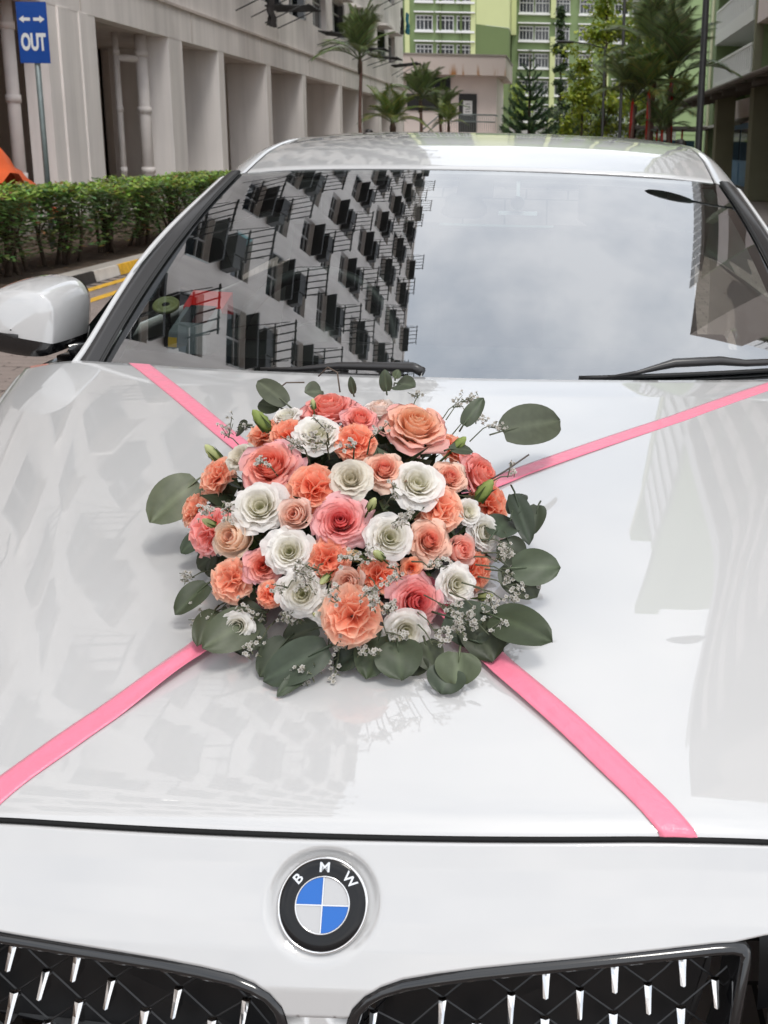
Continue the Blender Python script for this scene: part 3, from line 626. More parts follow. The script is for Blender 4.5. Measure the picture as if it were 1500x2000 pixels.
def text(name, body, size, m, parent, M, offset=0., extr=.0005, bold=True):
    cu = bpy.data.curves.new(name, 'FONT'); cu.body = body; cu.size = size; cu.align_x = 'CENTER'; cu.align_y = 'CENTER'; cu.extrude = extr; cu.offset = offset; cu.resolution_u = 4
    tmp = bpy.data.objects.new('tmp_text', cu); COL.objects.link(tmp); dg = bpy.context.evaluated_depsgraph_get(); dg.update()
    me = bpy.data.meshes.new_from_object(tmp.evaluated_get(dg)); bpy.data.objects.remove(tmp); me.name = name
    me.materials.clear(); me.materials.append(m); me.transform(M)
    o = bpy.data.objects.new(name, me); COL.objects.link(o); o.parent = parent; return o
text('lettering', 'OUT', .185, m_signwhite, pl, Matrix.Translation((0, -.016, 2.47)) @ Matrix.Rotation(math.pi/2, 4, 'X') @ Matrix.Diagonal((.80, 1.4, 1, 1)), .008)
# ------------------------------------------------------------------ orange tarpaulin over something in the void deck
tp = MB(); r = random.Random(4); P = []
for i in range(13):
    row = []
    for j in range(15):
        u, v = i/12-.5, j/14-.5; hh = 1.45-1.1*abs(u)*1.1-1.35*max(0, v)**1.0*1.2-.25*abs(v)
        hh += .07*math.sin(j*1.9+i*.7)+.05*math.sin(i*2.3); row.append((-7.75+u*1.1, 14.6+v*3.4+.1*math.sin(i), max(.12, hh)))
    P.append(row)
tp.grid(np.array(P)); t_ = obj('tarpaulin', tp, m_orange, smooth=True)
tag(t_, 'crumpled bright orange tarpaulin behind the hedge at the left edge', 'tarpaulin')
# ------------------------------------------------------------------ people standing behind the car
def person(label, x, y, H, shirt, hair, rotz):
    t = thing('person', label, 'person', (x, y, 0), rotz=rotz); k = H/1.7
    def skin(name, V, E, Rr, m):
        me = bpy.data.meshes.new(name); me.from_pydata([tuple(c*k for c in v) for v in V], E, []); o = bpy.data.objects.new(name, me); COL.objects.link(o); o.parent = t
        sk = o.modifiers.new('skin', 'SKIN'); sk.use_smooth_shade = True
        for i, q in enumerate(Rr): me.skin_vertices[0].data[i].radius = (q*k, q*k*.85)
        me.skin_vertices[0].data[0].use_root = True
        o.modifiers.new('sub', 'SUBSURF').levels = 1; o.modifiers['sub'].render_levels = 2; me.materials.append(m); return o
    V = [(0, 0, .92), (0, 0, 1.15), (0, 0, 1.36), (0, 0, 1.47), (0, -.01, 1.55), (0, -.01, 1.64), (.1, 0, .86), (.11, 0, .48), (.11, .01, .08), (.12, -.14, .03), (-.1, 0, .86), (-.11, 0, .48), (-.11, .01, .08), (-.12, -.14, .03), (.18, 0, 1.38), (.24, .02, 1.1), (.24, -.05, .84), (-.18, 0, 1.38), (-.24, .02, 1.1), (-.24, -.05, .84)]
    E = [(0, 1), (1, 2), (2, 3), (3, 4), (4, 5), (0, 6), (6, 7), (7, 8), (8, 9), (0, 10), (10, 11), (11, 12), (12, 13), (2, 14), (14, 15), (15, 16), (2, 17), (17, 18), (18, 19)]
    Rr = [.14, .13, .14, .055, .085, .075, .085, .06, .04, .035, .085, .06, .04, .035, .05, .04, .03, .05, .04, .03]
    skin('body', V, E, Rr, m_skin)
    skin('shirt', [V[0], V[1], V[2], (0, 0, 1.43), V[14], (.225, .01, 1.2), V[17], (-.225, .01, 1.2)], [(0, 1), (1, 2), (2, 3), (2, 4), (4, 5), (2, 6), (6, 7)], [.17, .16, .175, .085, .085, .065, .085, .065], shirt)
    skin('trousers', [(0, 0, .95), V[6], V[7], V[8], V[10], V[11], V[12]], [(0, 1), (1, 2), (2, 3), (0, 4), (4, 5), (5, 6)], [.155, .1, .08, .065, .1, .08, .065], m_clothdk)
    hm = MB(); hm.lathe([(.001, .105), (.05, .098), (.085, .07), (.102, .02), (.098, -.05), (.08, -.09)], 16); o = obj('hair', hm, hair, t, smooth=True, world=False); o.location = (0, .015*k, 1.615*k); o.scale = (k, k*1.05, k)
person('person with dark hair just behind the right end of the car roof', 2.0, 17, 1.55, m_clothdk, m_hairdk, .4)
person('person with brown hair standing behind the car near the palms', 1.5, 20, 1.57, m_redshaft, m_hairbr, 2.6)
person('person with black hair walking beside the grey block', -4.2, 25, 1.69, m_clothdk, m_hairdk, 3.)
# ------------------------------------------------------------------ the car (X across, Y towards its rear, emblem near the origin)
ZPX = np.array([-.02, .03, .10, .25, .5, .8, 1.11, 1.35]); ZPY = np.array([.749, .788, .8145, .855, .906, .951, .987, 1.008]); ZPM = np.gradient(ZPY, ZPX)
def herm(x, X0, Y0_, m):
    i = int(np.clip(np.searchsorted(X0, x)-1, 0, len(X0)-2)); h = X0[i+1]-X0[i]; t = (x-X0[i])/h
    return (2*t**3-3*t*t+1)*Y0_[i]+(t**3-2*t*t+t)*h*m[i]+(-2*t**3+3*t*t)*Y0_[i+1]+(t**3-t*t)*h*m[i+1]
def hz(x, y):
    yy = y-.16*x*x*(1-.5*min(max(y, 0)/1.1, 1)); ax = abs(x)
    u = ax-(.265+.37*max(y, 0)); us = .5*(u+math.sqrt(u*u+.012**2))
    return herm(min(max(yy, -.02), 1.35), ZPX, ZPY, ZPM)-.03*x*x-(.10*us+.9*us*us)*(.2+.8*min(max((y-.03)/.45, 0), 1))
def yfront(x): return .03+.16*x*x+2.0*max(0, abs(x)-.42)**2
def yrear(x): return 1.115+.23*x*x
def hw(t): return .60+.255*t**.75                                      # hood half width
PR_D = np.array([0, .02, .04, .06, .08, .11, .17, .24, .35, .5]); PR_Y = np.array([0, -.0100, -.0215, -.034, -.045, -.058, -.068, -.072, -.078, -.05])
def ztop(x): return hz(x, yfront(x))-.008
EZ = .7325
def ynose(x, z):
    d = ztop(x)-z; y = yfront(x)-.009+np.interp(d, PR_D, PR_Y)
    rr = math.hypot(x, (z-EZ)*1.24)
    if rr < .054: q = min(max((.054-rr)/.011, 0), 1); y += .006*q*q*(3-2*q)
    return y
car = thing('car', 'white saloon car with a flower bouquet and pink ribbons on its bonnet', 'car', (0, 2.2, 0))
def sm_grid(name, P, m, parent, mats=None):
    return obj(name, MB().grid(np.array(P)), m, parent, smooth=True)
# hood
P = []
NT, NS = 64, 90
for j in range(NT+1):
    t = j/NT; row = []
    for i in range(NS+1):
        s = -1+2*i/NS; x = s*hw(t); y = yfront(x)+(yrear(x)-yfront(x))*t; row.append((x, y, hz(x, y)))
    P.append(row)
P = np.array(P)
edge_f = P[0].copy(); edge_f[:, 1] -= .0028; edge_f[:, 2] -= .004
edge_f2 = edge_f.copy(); edge_f2[:, 1] += .002; edge_f2[:, 2] -= .02
edge_r = P[-1].copy(); edge_r[:, 1] += .003; edge_r[:, 2] -= .004
edge_r2 = edge_r.copy(); edge_r2[:, 2] -= .03
Ph = np.concatenate([edge_f[None], P, edge_r[None], edge_r2[None]])
L_ = Ph[:, :1].copy(); L_[:, :, 0] -= .003; L_[:, :, 2] -= .006; Rr_ = Ph[:, -1:].copy(); Rr_[:, :, 0] += .003; Rr_[:, :, 2] -= .006
hood = sm_grid('hood', np.concatenate([L_, Ph, Rr_], 1), m_paint, car)
# rubber seal behind the front shut line
sl = [[(x, yfront(x)+dy, hz(x, yfront(x))+dz) for x in np.linspace(-.6, .6, 60)] for dy, dz in ((-.0018, -.0055), (-.0022, -.04))]
sm_grid('hood_seal', sl, m_rubber, car)
# nose panel between shut line and kidneys
KT = [(.0, .645), (.014, .645), (.0275, .645), (.031, .6535), (.042, .6655), (.056, .6735), (.075, .6795), (.105, .6865), (.14, .6925), (.18, .6975), (.22, .7015), (.255, .705), (.29, .708), (.325, .7105), (.355, .712), (.372, .7115), (.40, .716), (.50, .72), (.62, .715), (.75, .70), (.84, .68)]
_fz = lambda x, z: z if x <= .075 or z < .66 else .6795+(z-.6795)*.66
KT = [(x, _fz(x, z)) for x, z in KT]
KTX = [0, .02, .034, .042, .052, .064, .082, .11, .145, .183, .222, .257, .291, .326, .357, .376, .404, .502, .62, .75, .84]
def nose_cols():
    xs = np.linspace(0, len(KT)-1, 121); kb = np.array(KT); o = []
    for q in xs:
        i = min(int(q), len(KT)-2); f = q-i; b = kb[i]*(1-f)+kb[i+1]*f; tx = KTX[i]*(1-f)+KTX[i+1]*f; o.append((tx, b))
    return o
cols = nose_cols(); NR = 44
def nose_grid(s):
    P = []
    for tx, b in cols:
        row = []
        zt = ztop(tx)
        for k in range(NR+1):
            v = k/NR; x = tx+(b[0]-tx)*v; z = zt+(b[1]-zt)*v; row.append((s*x, ynose(s*x, z), z))
        top = (s*tx, row[0][1]+.006, zt-.002)
        P.append([(s*tx, row[0][1]+.008, zt-.02), top]+row+[(s*b[0], row[-1][1]+.004, b[1]-.002), (s*b[0], row[-1][1]+.03, b[1]-.002)])
    return np.array(P)
nm = MB().grid(nose_grid(1)).grid(nose_grid(-1)[::-1])
KIN = [(.0275, .645), (.0235, .63), (.0215, .61), (.0205, .58), (.021, .55), (.028, .535)]
st = [[(x*f, ynose(x*f, z)+(.0 if abs(f) < 1.05 else .03), z) for f in (-1.06, -1, -.6, -.2, .2, .6, 1, 1.06)] for x, z in KIN]
nm.grid(np.array(st))
nose = obj('nose_panel', nm, m_paint, car, smooth=True)
md = nose.modifiers.new('w', 'WELD'); md.merge_threshold = .0004
# lower bumper
bp = []
for z in (.536, .50, .45, .40, .33, .26, .22): bp.append([(x, yfront(x)-.009+np.interp(ztop(x)-z, PR_D, PR_Y), z) for x in np.linspace(-.86, .86, 70)])
sm_grid('bumper', bp, m_paint, car)
obj('air_intake', MB().grid(np.array([[(x, yfront(x)-.092, z) for x in np.linspace(-.5, .5, 30)] for z in (.44, .30)])), m_grilledark, car, smooth=True)
# kidney grilles
KO = [(.0205, .58), (.0215, .61), (.0235, .63), (.0275, .645), (.031, .6535), (.042, .6655), (.056, .6735), (.075, .6795), (.105, .6865), (.14, .6925), (.18, .6975), (.22, .7015), (.255, .705), (.29, .708), (.325, .7105), (.355, .712), (.372, .7115), (.382, .708), (.388, .699), (.3885, .685), (.385, .66), (.378, .62), (.365, .575), (.35, .552), (.33, .542), (.26, .537), (.15, .535), (.06, .535), (.035, .538), (.025, .55)]
KO = np.array([(x, _fz(x, z)) for x, z in KO])
def inset(K, d):
    n = len(K); o = []
    for i in range(n):
        t = K[(i+1) % n]-K[i-1]; t /= np.linalg.norm(t); o.append(K[i]+d*np.array([t[1], -t[0]]))
    return np.array(o)
def inside(p, K):
    c_ = False; n = len(K)
    for i in range(n):
        a, b = K[i], K[i-1]
        if (a[1] > p[1]) != (b[1] > p[1]) and p[0] < (b[0]-a[0])*(p[1]-a[1])/(b[1]-a[1])+a[0]: c_ = not c_
    return c_
KI = inset(KO, .019)
for s in (1, -1):
    kg = MB(); rows = []
    for d, dy in ((-.0005, .006), (.0015, -.001), (.005, -.003), (.009, -.001), (.012, .006), (.0145, .02), (.016, .05)):
        K = inset(KO, d); rows.append([(s*x, ynose(s*x, min(z, .76))+dy, z) for x, z in K])
    kg.grid(np.array(rows), wrap=True)
    gr = obj('kidney_grille', kg, m_blackgloss, car, smooth=True)
    bk = MB(); bk.add([(s*x, ynose(s*x, z)+.075, z) for x, z in KI], [tuple(range(len(KI)))]); obj('grille_backing', bk, m_grilledark, gr)
    def node(k, i):
        x = (.0155 if s > 0 else .0385)+.0622*i+(.0311 if k % 2 else 0); return (x, .6785-.0245*k+.75*(np.interp(x, [q_[0] for q_ in KT[3:16]], [q_[1] for q_ in KT[3:16]])-.70))
    def y_l(x, z): return ynose(s*x, z)+.026
    bars = MB()
    for k in range(-1, 6):
        for i in range(-1, 7):
            a = node(k, i)
            for b in (node(k+1, i), node(k+1, i-1 if k % 2 == 0 else i+1)):
                for q in range(4):
                    pa = [a[0]+(b[0]-a[0])*q/4, a[1]+(b[1]-a[1])*q/4]; pb = [a[0]+(b[0]-a[0])*(q+1)/4, a[1]+(b[1]-a[1])*(q+1)/4]
                    if inside(pa, KO) and inside(pb, KO):
                        bars.tube([(s*pa[0], y_l(*pa)+.004, pa[1]), (s*pb[0], y_l(*pb)+.004, pb[1])], [.0010, .0010], 4, caps=False)
    tag(obj('grille_lattice', bars, m_grilledark, gr), kind='stuff')
    for k in range(0, 5):
        for i in range(-1, 7):
            x, z = node(k, i)
            if not inside((x, z+.006), inset(KO, .013)) or not inside((x, z-.02), inset(KO, .013)): continue
            big = k % 2 == 0; h_ = .023 if big else .018; w0, w1 = (.0046, .0026) if big else (.0040, .0023); y = y_l(x, z)
            V = []
            for zz, w_, dp in ((z+.004, w0, .001), (z+.0035, w0*1.02, .003), (z+.004-h_*.4, (w0+w1)*.5, .0105), (z+.004-h_*.88, w1*1.05, .0205), (z+.004-h_, w1, .018)):
                V += [(s*x-w_, y, zz), (s*x-w_*.85, y-dp, zz), (s*x+w_*.15, y-dp-.0018, zz), (s*x+w_*.85, y-dp, zz), (s*x+w_, y, zz)]
            Fc = [(5*a+b, 5*a+b+1, 5*a+b+6, 5*a+b+5) for a in range(4) for b in range(4)]+[(0, 1, 2, 3, 4), (20, 21, 22, 23, 24)]
            obj('chrome_tooth', MB().add(V, Fc), m_chrome, gr)
# headlights
for s in (1, -1):
    hl = []
    for q in np.linspace(0, 1, 16):
        x = .405+.42*q; z0 = .708-.01*q; z1 = .60+.05*q
        hl.append([(s*x, ynose(s*x, min(z, .7))+.006, z) for z in np.linspace(z0-.012, z1, 8)])
    h_ = sm_grid('headlight', hl, m_lamp, car)
    bk = MB().grid(np.array([[(a, b+.05, c_) for a, b, c_ in row] for row in hl])); obj('lamp_bowl', bk, m_grilledark, h_, smooth=True)
    for x in (.5, .64): lm_ = MB(); lm_.lathe([(.001, -.03), (.03, -.026), (.042, -.01), (.045, .02)], 20, M=Matrix.Translation((s*x, ynose(s*x, .66)+.045, .657)) @ Matrix.Rotation(-math.pi/2, 4, 'X') @ Matrix.Scale(-1, 4, (0, 0, 1))); obj('projector', lm_, m_chrome, h_, smooth=True)
    lo = MB().grid(np.array([[(s*x, yfront(x)-.009+np.interp(ztop(x)-z, PR_D, PR_Y)+.001, z) for x in np.linspace(.39, .86, 24)] for z in (.60, .57, .534)])); obj('bumper_corner', lo, m_paint, car, smooth=True)
# emblem
ey = ynose(0, EZ)-.004
ME = Matrix.Translation((0, ey-.001, EZ)) @ Matrix.Rotation(math.radians(90-29), 4, 'X')
def edisc(prof, m, name, parent, n=64, a0=0, a1=2*math.pi, sm=True):
    k = n; P = []
    full = abs(a1-a0-2*math.pi) < 1e-6
    for r_, z in prof: P.append([tuple(ME @ Vector((r_*math.cos(a0+(a1-a0)*q/k), r_*math.sin(a0+(a1-a0)*q/k), z))) for q in range(k if full else k+1)])
    return obj(name, MB().grid(np.array(P), wrap=full), m, parent, smooth=sm)
em = edisc([(.0001, -.004), (.0405, -.004), (.0415, .0), (.0405, .0028), (.0392, .0032), (.0385, .0022)], m_chrome, 'emblem', car)
edisc([(.0388, .0018), (.0355, .0033), (.030, .0037), (.0245, .0034)], m_embl_black, 'emblem_ring', em)
edisc([(.0249, .0030), (.0247, .0040), (.0236, .0042), (.0233, .0032)], m_chrome, 'inner_ring', em)
for k in range(4): edisc([(.0006, .0034), (.0234, .0033)], m_embl_blue if k in (1, 3) else m_embl_white, 'emblem_quadrant', em, 16, k*math.pi/2, (k+1)*math.pi/2, False)
cr_ = MB()
for a in (0, math.pi/2):
    d = Vector((math.cos(a), math.sin(a), 0)); n_ = Vector((-d.y, d.x, 0))*.0005
    V = [tuple(ME @ (d*q*.0234+n_*w_+Vector((0, 0, z)))) for z in (.0030, .0040+.0001*(a > 0)) for q, w_ in ((-1, -1), (1, -1), (1, 1), (-1, 1))]; cr_.add(V, [(4, 5, 6, 7), (0, 1, 5, 4), (2, 3, 7, 6)])
obj('cross_bar', cr_, m_chrome, em)
for ch, a in (('B', 47), ('M', 0), ('W', -47)):
    a = math.radians(a); Mt = ME @ Matrix.Rotation(a, 4, 'Z') @ Matrix.Translation((0, .0316, .0037)) @ Matrix.Diagonal((1.12, 1, 1, 1))
    o = text('emblem_letter', ch, .0118, m_chrome, em, Mt, .0002, .0006)
# fenders and body sides
def side_grid(s, ys_, top):
    P = []
    for y in ys_:
        x0, z0 = top(y); zl = .24
        for cyw in (.76, 3.57):
            if abs(y-cyw) < .37: zl = max(zl, .33+math.sqrt(.37**2-(y-cyw)**2))
        xb = max(min(.905, inv_front(y+.012)), x0+.012) if y < .7 else .905; z_mid = max(zl+.03, .72)
        row = [(x0-.002, z0-.03), (x0+.0, z0-.002), (x0+.012, z0-.008), (x0+(xb-x0)*.65, z0-.035), (xb-.006, z0-.085), (xb, max(z_mid, z0-.16)), (xb+.004, max(zl+.01, .62)), (xb-.003, max(zl+.005, .45)), (xb-.02, zl)]
        P.append([(s*x, y, z) for x, z in row])
    return P
def inv_front(y):
    lo, hi = 0., .95
    for _ in range(40):
        m = (lo+hi)/2
        if yfront(m) < y: lo = m
        else: hi = m
    return lo
_te = np.linspace(0, 1, 200); _ye = np.array([yfront(hw(t))+(yrear(hw(t))-yfront(hw(t)))*t for t in _te])
def ftop(y):
    x = hw(float(np.interp(y, _ye, _te)))+.006; return x, hz(x, min(y, yrear(x)))-.006
for s in (1, -1):
    sm_grid('fender', side_grid(s, np.linspace(.165, 1.38, 70), ftop), m_paint, car)
    def dtop(y): q = min((y-1.38)/2.6, 1); return .862-.02*q, .945+.035*q
    d_ = sm_grid('door_side', side_grid(s, np.linspace(1.384, 4.45, 90), dtop), m_paint, car)
    # side glass and cant rail
    G = []
    for y in np.linspace(1.45, 3.75, 40):
        zt = np.interp(y, [1.45, 1.68, 1.9, 2.1, 2.6, 3.2, 3.75], [1.13, 1.245, 1.33, 1.37, 1.37, 1.30, 1.08]); xt = np.interp(y, [1.45, 1.68, 1.9, 2.1, 3.75], [.69, .63, .575, .555, .56])
        G.append([(s*(.85+(xt-.85)*q), y, .95+(zt-.95)*q) for q in (0, .5, 1)])
    sm_grid('side_window', G, m_sideglass, car)
    for yw in (.76, 3.57):
        M = Matrix.Translation((s*.80, yw, .32)) @ Matrix.Rotation(s*math.pi/2, 4, 'Y')
        wh = obj('wheel', MB().lathe([(.20, -.1), (.30, -.105), (.318, -.08), (.318, .07), (.30, .095), (.225, .09), (.215, .06)], 40, M=M), m_rubber, car, smooth=True)
        rim = MB(); rim.lathe([(.225, .06), (.215, .085), (.2, .05), (.2, -.05)], 40, M=M)
        for k in range(10): a = k*math.pi/5; rim.tube([tuple(M @ Vector((.03*math.cos(a), .03*math.sin(a), .07))), tuple(M @ Vector((.21*math.cos(a), .21*math.sin(a), .06)))], [.022, .014], 6)
        rim.lathe([(.001, .085), (.05, .08), (.06, .05)], 20, M=M); obj('rim', rim, m_chrome, wh, smooth=True)
        obj('wheel_well', MB().lathe([(.36, -.28), (.36, .06)], 30, M=M), m_rubber, car, smooth=True)
# windscreen
def ws(u, v, o=0.):
    w_ = .70+(.572-.70)*v+.05*v*(1-v); y = 1.165+(1.79-1.165)*v+(.125+(.055-.125)*v)*u*u; z = .972+(1.340-.972)*v-.018*u*u*v+.05*v*(1-v)
    return (u*w_, y-o*.47, z+o*.88)
sm_grid('windscreen', [[ws(u, v) for u in np.linspace(-1, 1, 61)] for v in np.linspace(-.04, 1, 41)], m_glass, car)
# painted black border behind the glass
fr = MB()
for u0, u1 in ((-1.0, -.955), (.955, 1.0)): fr.grid(np.array([[ws(u, v, -.004) for u in np.linspace(u0, u1, 3)] for v in np.linspace(-.04, 1, 30)]))
fr.grid(np.array([[ws(u, v, -.0045) for u in np.linspace(-.955, .955, 40)] for v in (-.04, .0, .055)])); fr.grid(np.array([[ws(u, v, -.0045) for u in np.linspace(-.955, .955, 40)] for v in (.965, 1.)]))
fr.grid(np.array([[ws(u, v, -.005) for u in np.linspace(-.07, .07, 8)] for v in (.84, .88, .964)]))
obj('windscreen_border', fr, m_frit, car, smooth=True)
# A pillars: black trim then white strip
OUT = np.array([(.762, 1.20, .945), (.735, 1.27, .995), (.690, 1.5, 1.155), (.641, 1.78, 1.270), (.590, 2.05, 1.366), (.570, 2.3, 1.402)])
TV = np.linspace(-.12, 1.0, 30)
def outp(q):
    i = int(np.clip(np.searchsorted(OUT[:, 1], q)-1, 0, len(OUT)-2)); f = (q-OUT[i, 1])/(OUT[i+1, 1]-OUT[i, 1])
    p0, p1, p2, p3 = OUT[max(i-1, 0)], OUT[i], OUT[i+1], OUT[min(i+2, len(OUT)-1)]
    return .5*((2*p1)+(-p0+p2)*f+(2*p0-5*p1+4*p2-p3)*f*f+(-p0+3*p1-3*p2+p3)*f**3)
for s in (1, -1):
    tr, wh = [], []
    for v in TV:
        g_ = np.array(ws(1, v)); o_ = outp(max(g_[1], 1.2)); 
        m_ = g_+(o_-g_)*.66; m_[2] += .008
        tr.append([(s*a, b, c_) for a, b, c_ in (g_+[-.004, -.002, .004], g_+[.003, -.003, .007], g_+(m_-g_)*.5+[0, -.006, .010], m_+[0, -.003, .001], m_+[.002, 0, -.01])])
        wh.append([(s*a, b, c_) for a, b, c_ in (m_+[0, .0, -.008], m_+[.001, -.002, .002], m_+(o_-m_)*.5+[.002, -.004, .006], o_+[0, 0, -.002], o_+[.012, .02, -.022], o_+[.02, .04, -.06])])
    sm_grid('pillar_trim', tr, m_trim, car); sm_grid('a_pillar', wh, m_paint, car)
    obj('windscreen_seal', MB().tube([tuple((np.array(ws(s*1.002, v))+[0, -.003, .003])) for v in TV], .0045, 6), m_rubber, car, smooth=True)
# roof with rails
RY = np.linspace(0, 1, 46)
def roofp(s, t):
    x_ = .556-.03*t
    y = 1.80+1.75*t+.055*s*s*(1-t); zc = 1.338+.098*math.sin(min(t*1.28+.0, 1.6)*math.pi/2*.98) if t < .5 else 0
    zc = np.interp(t, [0, .05, .12, .2, .3, .42, .55, .7, .85, 1], [1.345, 1.366, 1.392, 1.411, 1.426, 1.436, 1.438, 1.428, 1.400, 1.35])
    return (s*x_, y, zc-.012*s*s-.009*s**6)
P = [[roofp(s, t) for s in np.linspace(-1, 1, 41)] for t in np.linspace(0, 1, 60)]
ft = [(x, y-.002, z-.004) for x, y, z in P[0]]; ft2 = [(x, y+.01, z-.012) for x, y, z in P[0]]
roof_ = sm_grid('roof', [ft2, ft]+P, m_paint, car)
msb = roof_.modifiers.new('s', 'SMOOTH'); msb.iterations = 6; msb.factor = .5; vg = roof_.vertex_groups.new(name='in'); n_row = 41
vg.add([i for i in range(len(roof_.data.vertices)) if 3*n_row <= i < 58*n_row and 1 <= i % n_row < n_row-1], 1., 'REPLACE'); msb.vertex_group = 'in'
for s in (1, -1):
    rr = []
    for t in np.linspace(0, 1, 44):
        e_ = np.array(roofp(1, t)); o_ = outp(e_[1]) if e_[1] < 2.3 else np.array([np.interp(e_[1], [2.3, 2.7, 3.2, 3.6], [.570, .566, .56, .55]), e_[1], np.interp(e_[1], [2.3, 2.7, 3.2, 3.6], [1.402, 1.408, 1.376, 1.33])])
        rr.append([(s*x, y, z) for x, y, z in (e_+[.002, 0, -.008], e_+[.004, 0, -.0005], e_+(o_-e_)*.55+[0, 0, .003], o_+[0, 0, -.002], o_+[.012, 0, -.022], o_+[.03, 0, -.07])])
    sm_grid('roof_rail', rr, m_paint, car)
    obj('roof_seam', MB().tube([(s*(roofp(1, t)[0]+.002), roofp(1, t)[1], roofp(1, t)[2]-.003) for t in np.linspace(.0, 1, 40)], .0035, 6), m_trim, car, smooth=True)
# rear window, boot
sm_grid('rear_window', [[(u*(.53+.09*v), 3.55+.55*v, 1.345-.30*v+.03*math.sin(v*3.1)) for u in np.linspace(-1, 1, 12)] for v in np.linspace(0, 1, 8)], m_sideglass, car)
sm_grid('boot_lid', [[(u*.82, y, z-.03*u*u) for u in np.linspace(-1, 1, 16)] for y, z in ((4.08, 1.05), (4.3, 1.05), (4.45, 1.03), (4.5, .9), (4.52, .6), (4.5, .3))], m_paint, car)
for s in (1, -1): sm_grid('c_pillar', [[(s*(.53+.09*v+(.25-.05*v)*q), 3.55+.55*v, 1.345-.30*v-.05*q-.12*q*q) for q in (0, .5, 1)] for v in np.linspace(0, 1, 8)], m_paint, car)
obj('cowl', MB().grid(np.array([[(x, yrear(x)+d, hz(x, yrear(x))+dz) for x in np.linspace(-.80, .80, 40)] for d, dz in ((-.05, -.02), (.02, -.026), (.12, -.035))])), m_trim, car, smooth=True)
# wipers
def wiper(pts, s, parked):
    w_ = obj('wiper', MB().tube(pts[:], [.010, .010, .012, .012][:len(pts)], 6), m_blackgloss, car, smooth=True); return w_
def wpt(u, v, o): return ws(u, v, o)
w1 = MB(); a = Vector(wpt(-.42, .004, .010)); b = Vector(wpt(-.10, .010, .022)); c_ = Vector(wpt(-.075, -.005, .022))
w1.tube([Vector(wpt(-.52, .0, .008)), a, Vector(wpt(-.3, .012, .018)), b, c_], [.003, .004, .007, .010, .010], 8)
wp = obj('wiper', w1, m_trim, car, smooth=True)
bl = MB(); bl.tube([wpt(u, .004+.004*math.sin(u*4), .004) for u in np.linspace(-.5, -.12, 14)], .0042, 6); obj('blade', bl, m_rubber, wp, smooth=True)
w2 = MB(); w2.tube([wpt(.42, .004, .008), wpt(.5, .014, .013), wpt(.60, .03, .024), wpt(.73, .035, .024), wpt(.80, .03, .02), wpt(1.02, .028, .022)], [.003, .004, .009, .009, .007, .007], 8)
wp = obj('wiper', w2, m_trim, car, smooth=True)
bl = MB(); bl.tube([wpt(u, .0+.03*(u-.1), .005) for u in np.linspace(.34, .98, 14)], .0042, 6); obj('blade', bl, m_rubber, wp, smooth=True)
# door mirrors
def mirror(s):
    OL = np.array([(-.99, 1.012), (-.978, 1.05), (-.952, 1.088), (-.915, 1.108), (-.87, 1.116), (-.825, 1.113), (-.803, 1.10), (-.792, 1.075), (-.794, 1.03), (-.802, .985), (-.815, .973), (-.85, .970), (-.90, .975), (-.955, .988)])
    n = len(OL); cc = np.array([-.882, 1.035])
    # smooth closed outline
    O = []
    for i in range(n):
        for f in (0, .25, .5, .75):
            p0, p1, p2, p3 = OL[i-1], OL[i], OL[(i+1) % n], OL[(i+2) % n]; O.append(.5*((2*p1)+(-p0+p2)*f+(2*p0-5*p1+4*p2-p3)*f*f+(-p0+3*p1-3*p2+p3)*f**3))
    O = np.array(O); rows = []
    for sc_, y, up in ((.86, 1.475, 0), (.93, 1.478, 0), (1., 1.455, 0), (1.0, 1.41, 0), (.985, 1.372, -.001), (.955, 1.336, -.003), (.912, 1.309, -.006), (.90, 1.3045, -.0065), (.88, 1.302, -.007), (.6, 1.298, -.009), (.3, 1.293, -.010), (.02, 1.292, -.01)):
        rows.append([(s*-(cc[0]+(p[0]-cc[0])*sc_), y+.10*max(0, (-.80-p[0]))*.55*(sc_), cc[1]+(p[1]-cc[1])*sc_+up) for p in O])
    P = np.array(rows)
    top = obj('door_mirror', MB().grid(P, wrap=True), [m_paint], car, smooth=True)
    me = top.data; me.materials.append(m_blackgloss); bm = bmesh.new(); bm.from_mesh(me)
    pn = Vector((s*-.20, 0, 1)).normalized(); pc = Vector((s*.80, 1.3, .996)); bmesh.ops.bisect_plane(bm, geom=bm.verts[:]+bm.edges[:]+bm.faces[:], plane_co=pc, plane_no=pn)
    for f_ in bm.faces:
        cm_ = f_.calc_center_median()
        if (cm_-pc).dot(pn) < 0 or cm_.y > 1.462: f_.material_index = 1
    bm.to_mesh(me); bm.free()
    gl = MB().add([(s*-(cc[0]+(p[0]-cc[0])*.85), 1.476+.10*max(0, (-.80-p[0]))*.5, cc[1]+(p[1]-cc[1])*.85) for p in O], [tuple(range(len(O)))]); obj('mirror_glass', gl, m_mirror, top)
    ind = MB(); ind.tube([(s*x, y, z) for x, y, z in ((.988, 1.362, 1.036), (.95, 1.322, 1.028), (.91, 1.303, 1.020), (.868, 1.296, 1.012))], [.005, .008, .008, .006], 8); obj('indicator', ind, m_trim, top, smooth=True)
    ft_ = MB(); ft_.grid(np.array([[(s*x, y, z) for x, y, z in r_] for r_ in (((.80, 1.36, .985), (.80, 1.44, .985), (.80, 1.44, .965), (.80, 1.36, .965)), ((.77, 1.37, .982), (.77, 1.46, .982), (.77, 1.46, .952), (.77, 1.37, .952)), ((.845, 1.40, .955), (.845, 1.49, .955), (.845, 1.49, .92), (.845, 1.40, .92)))]), wrap=True); obj('mirror_foot', ft_, m_blackgloss, top, smooth=True)
mirror(1); mirror(-1)
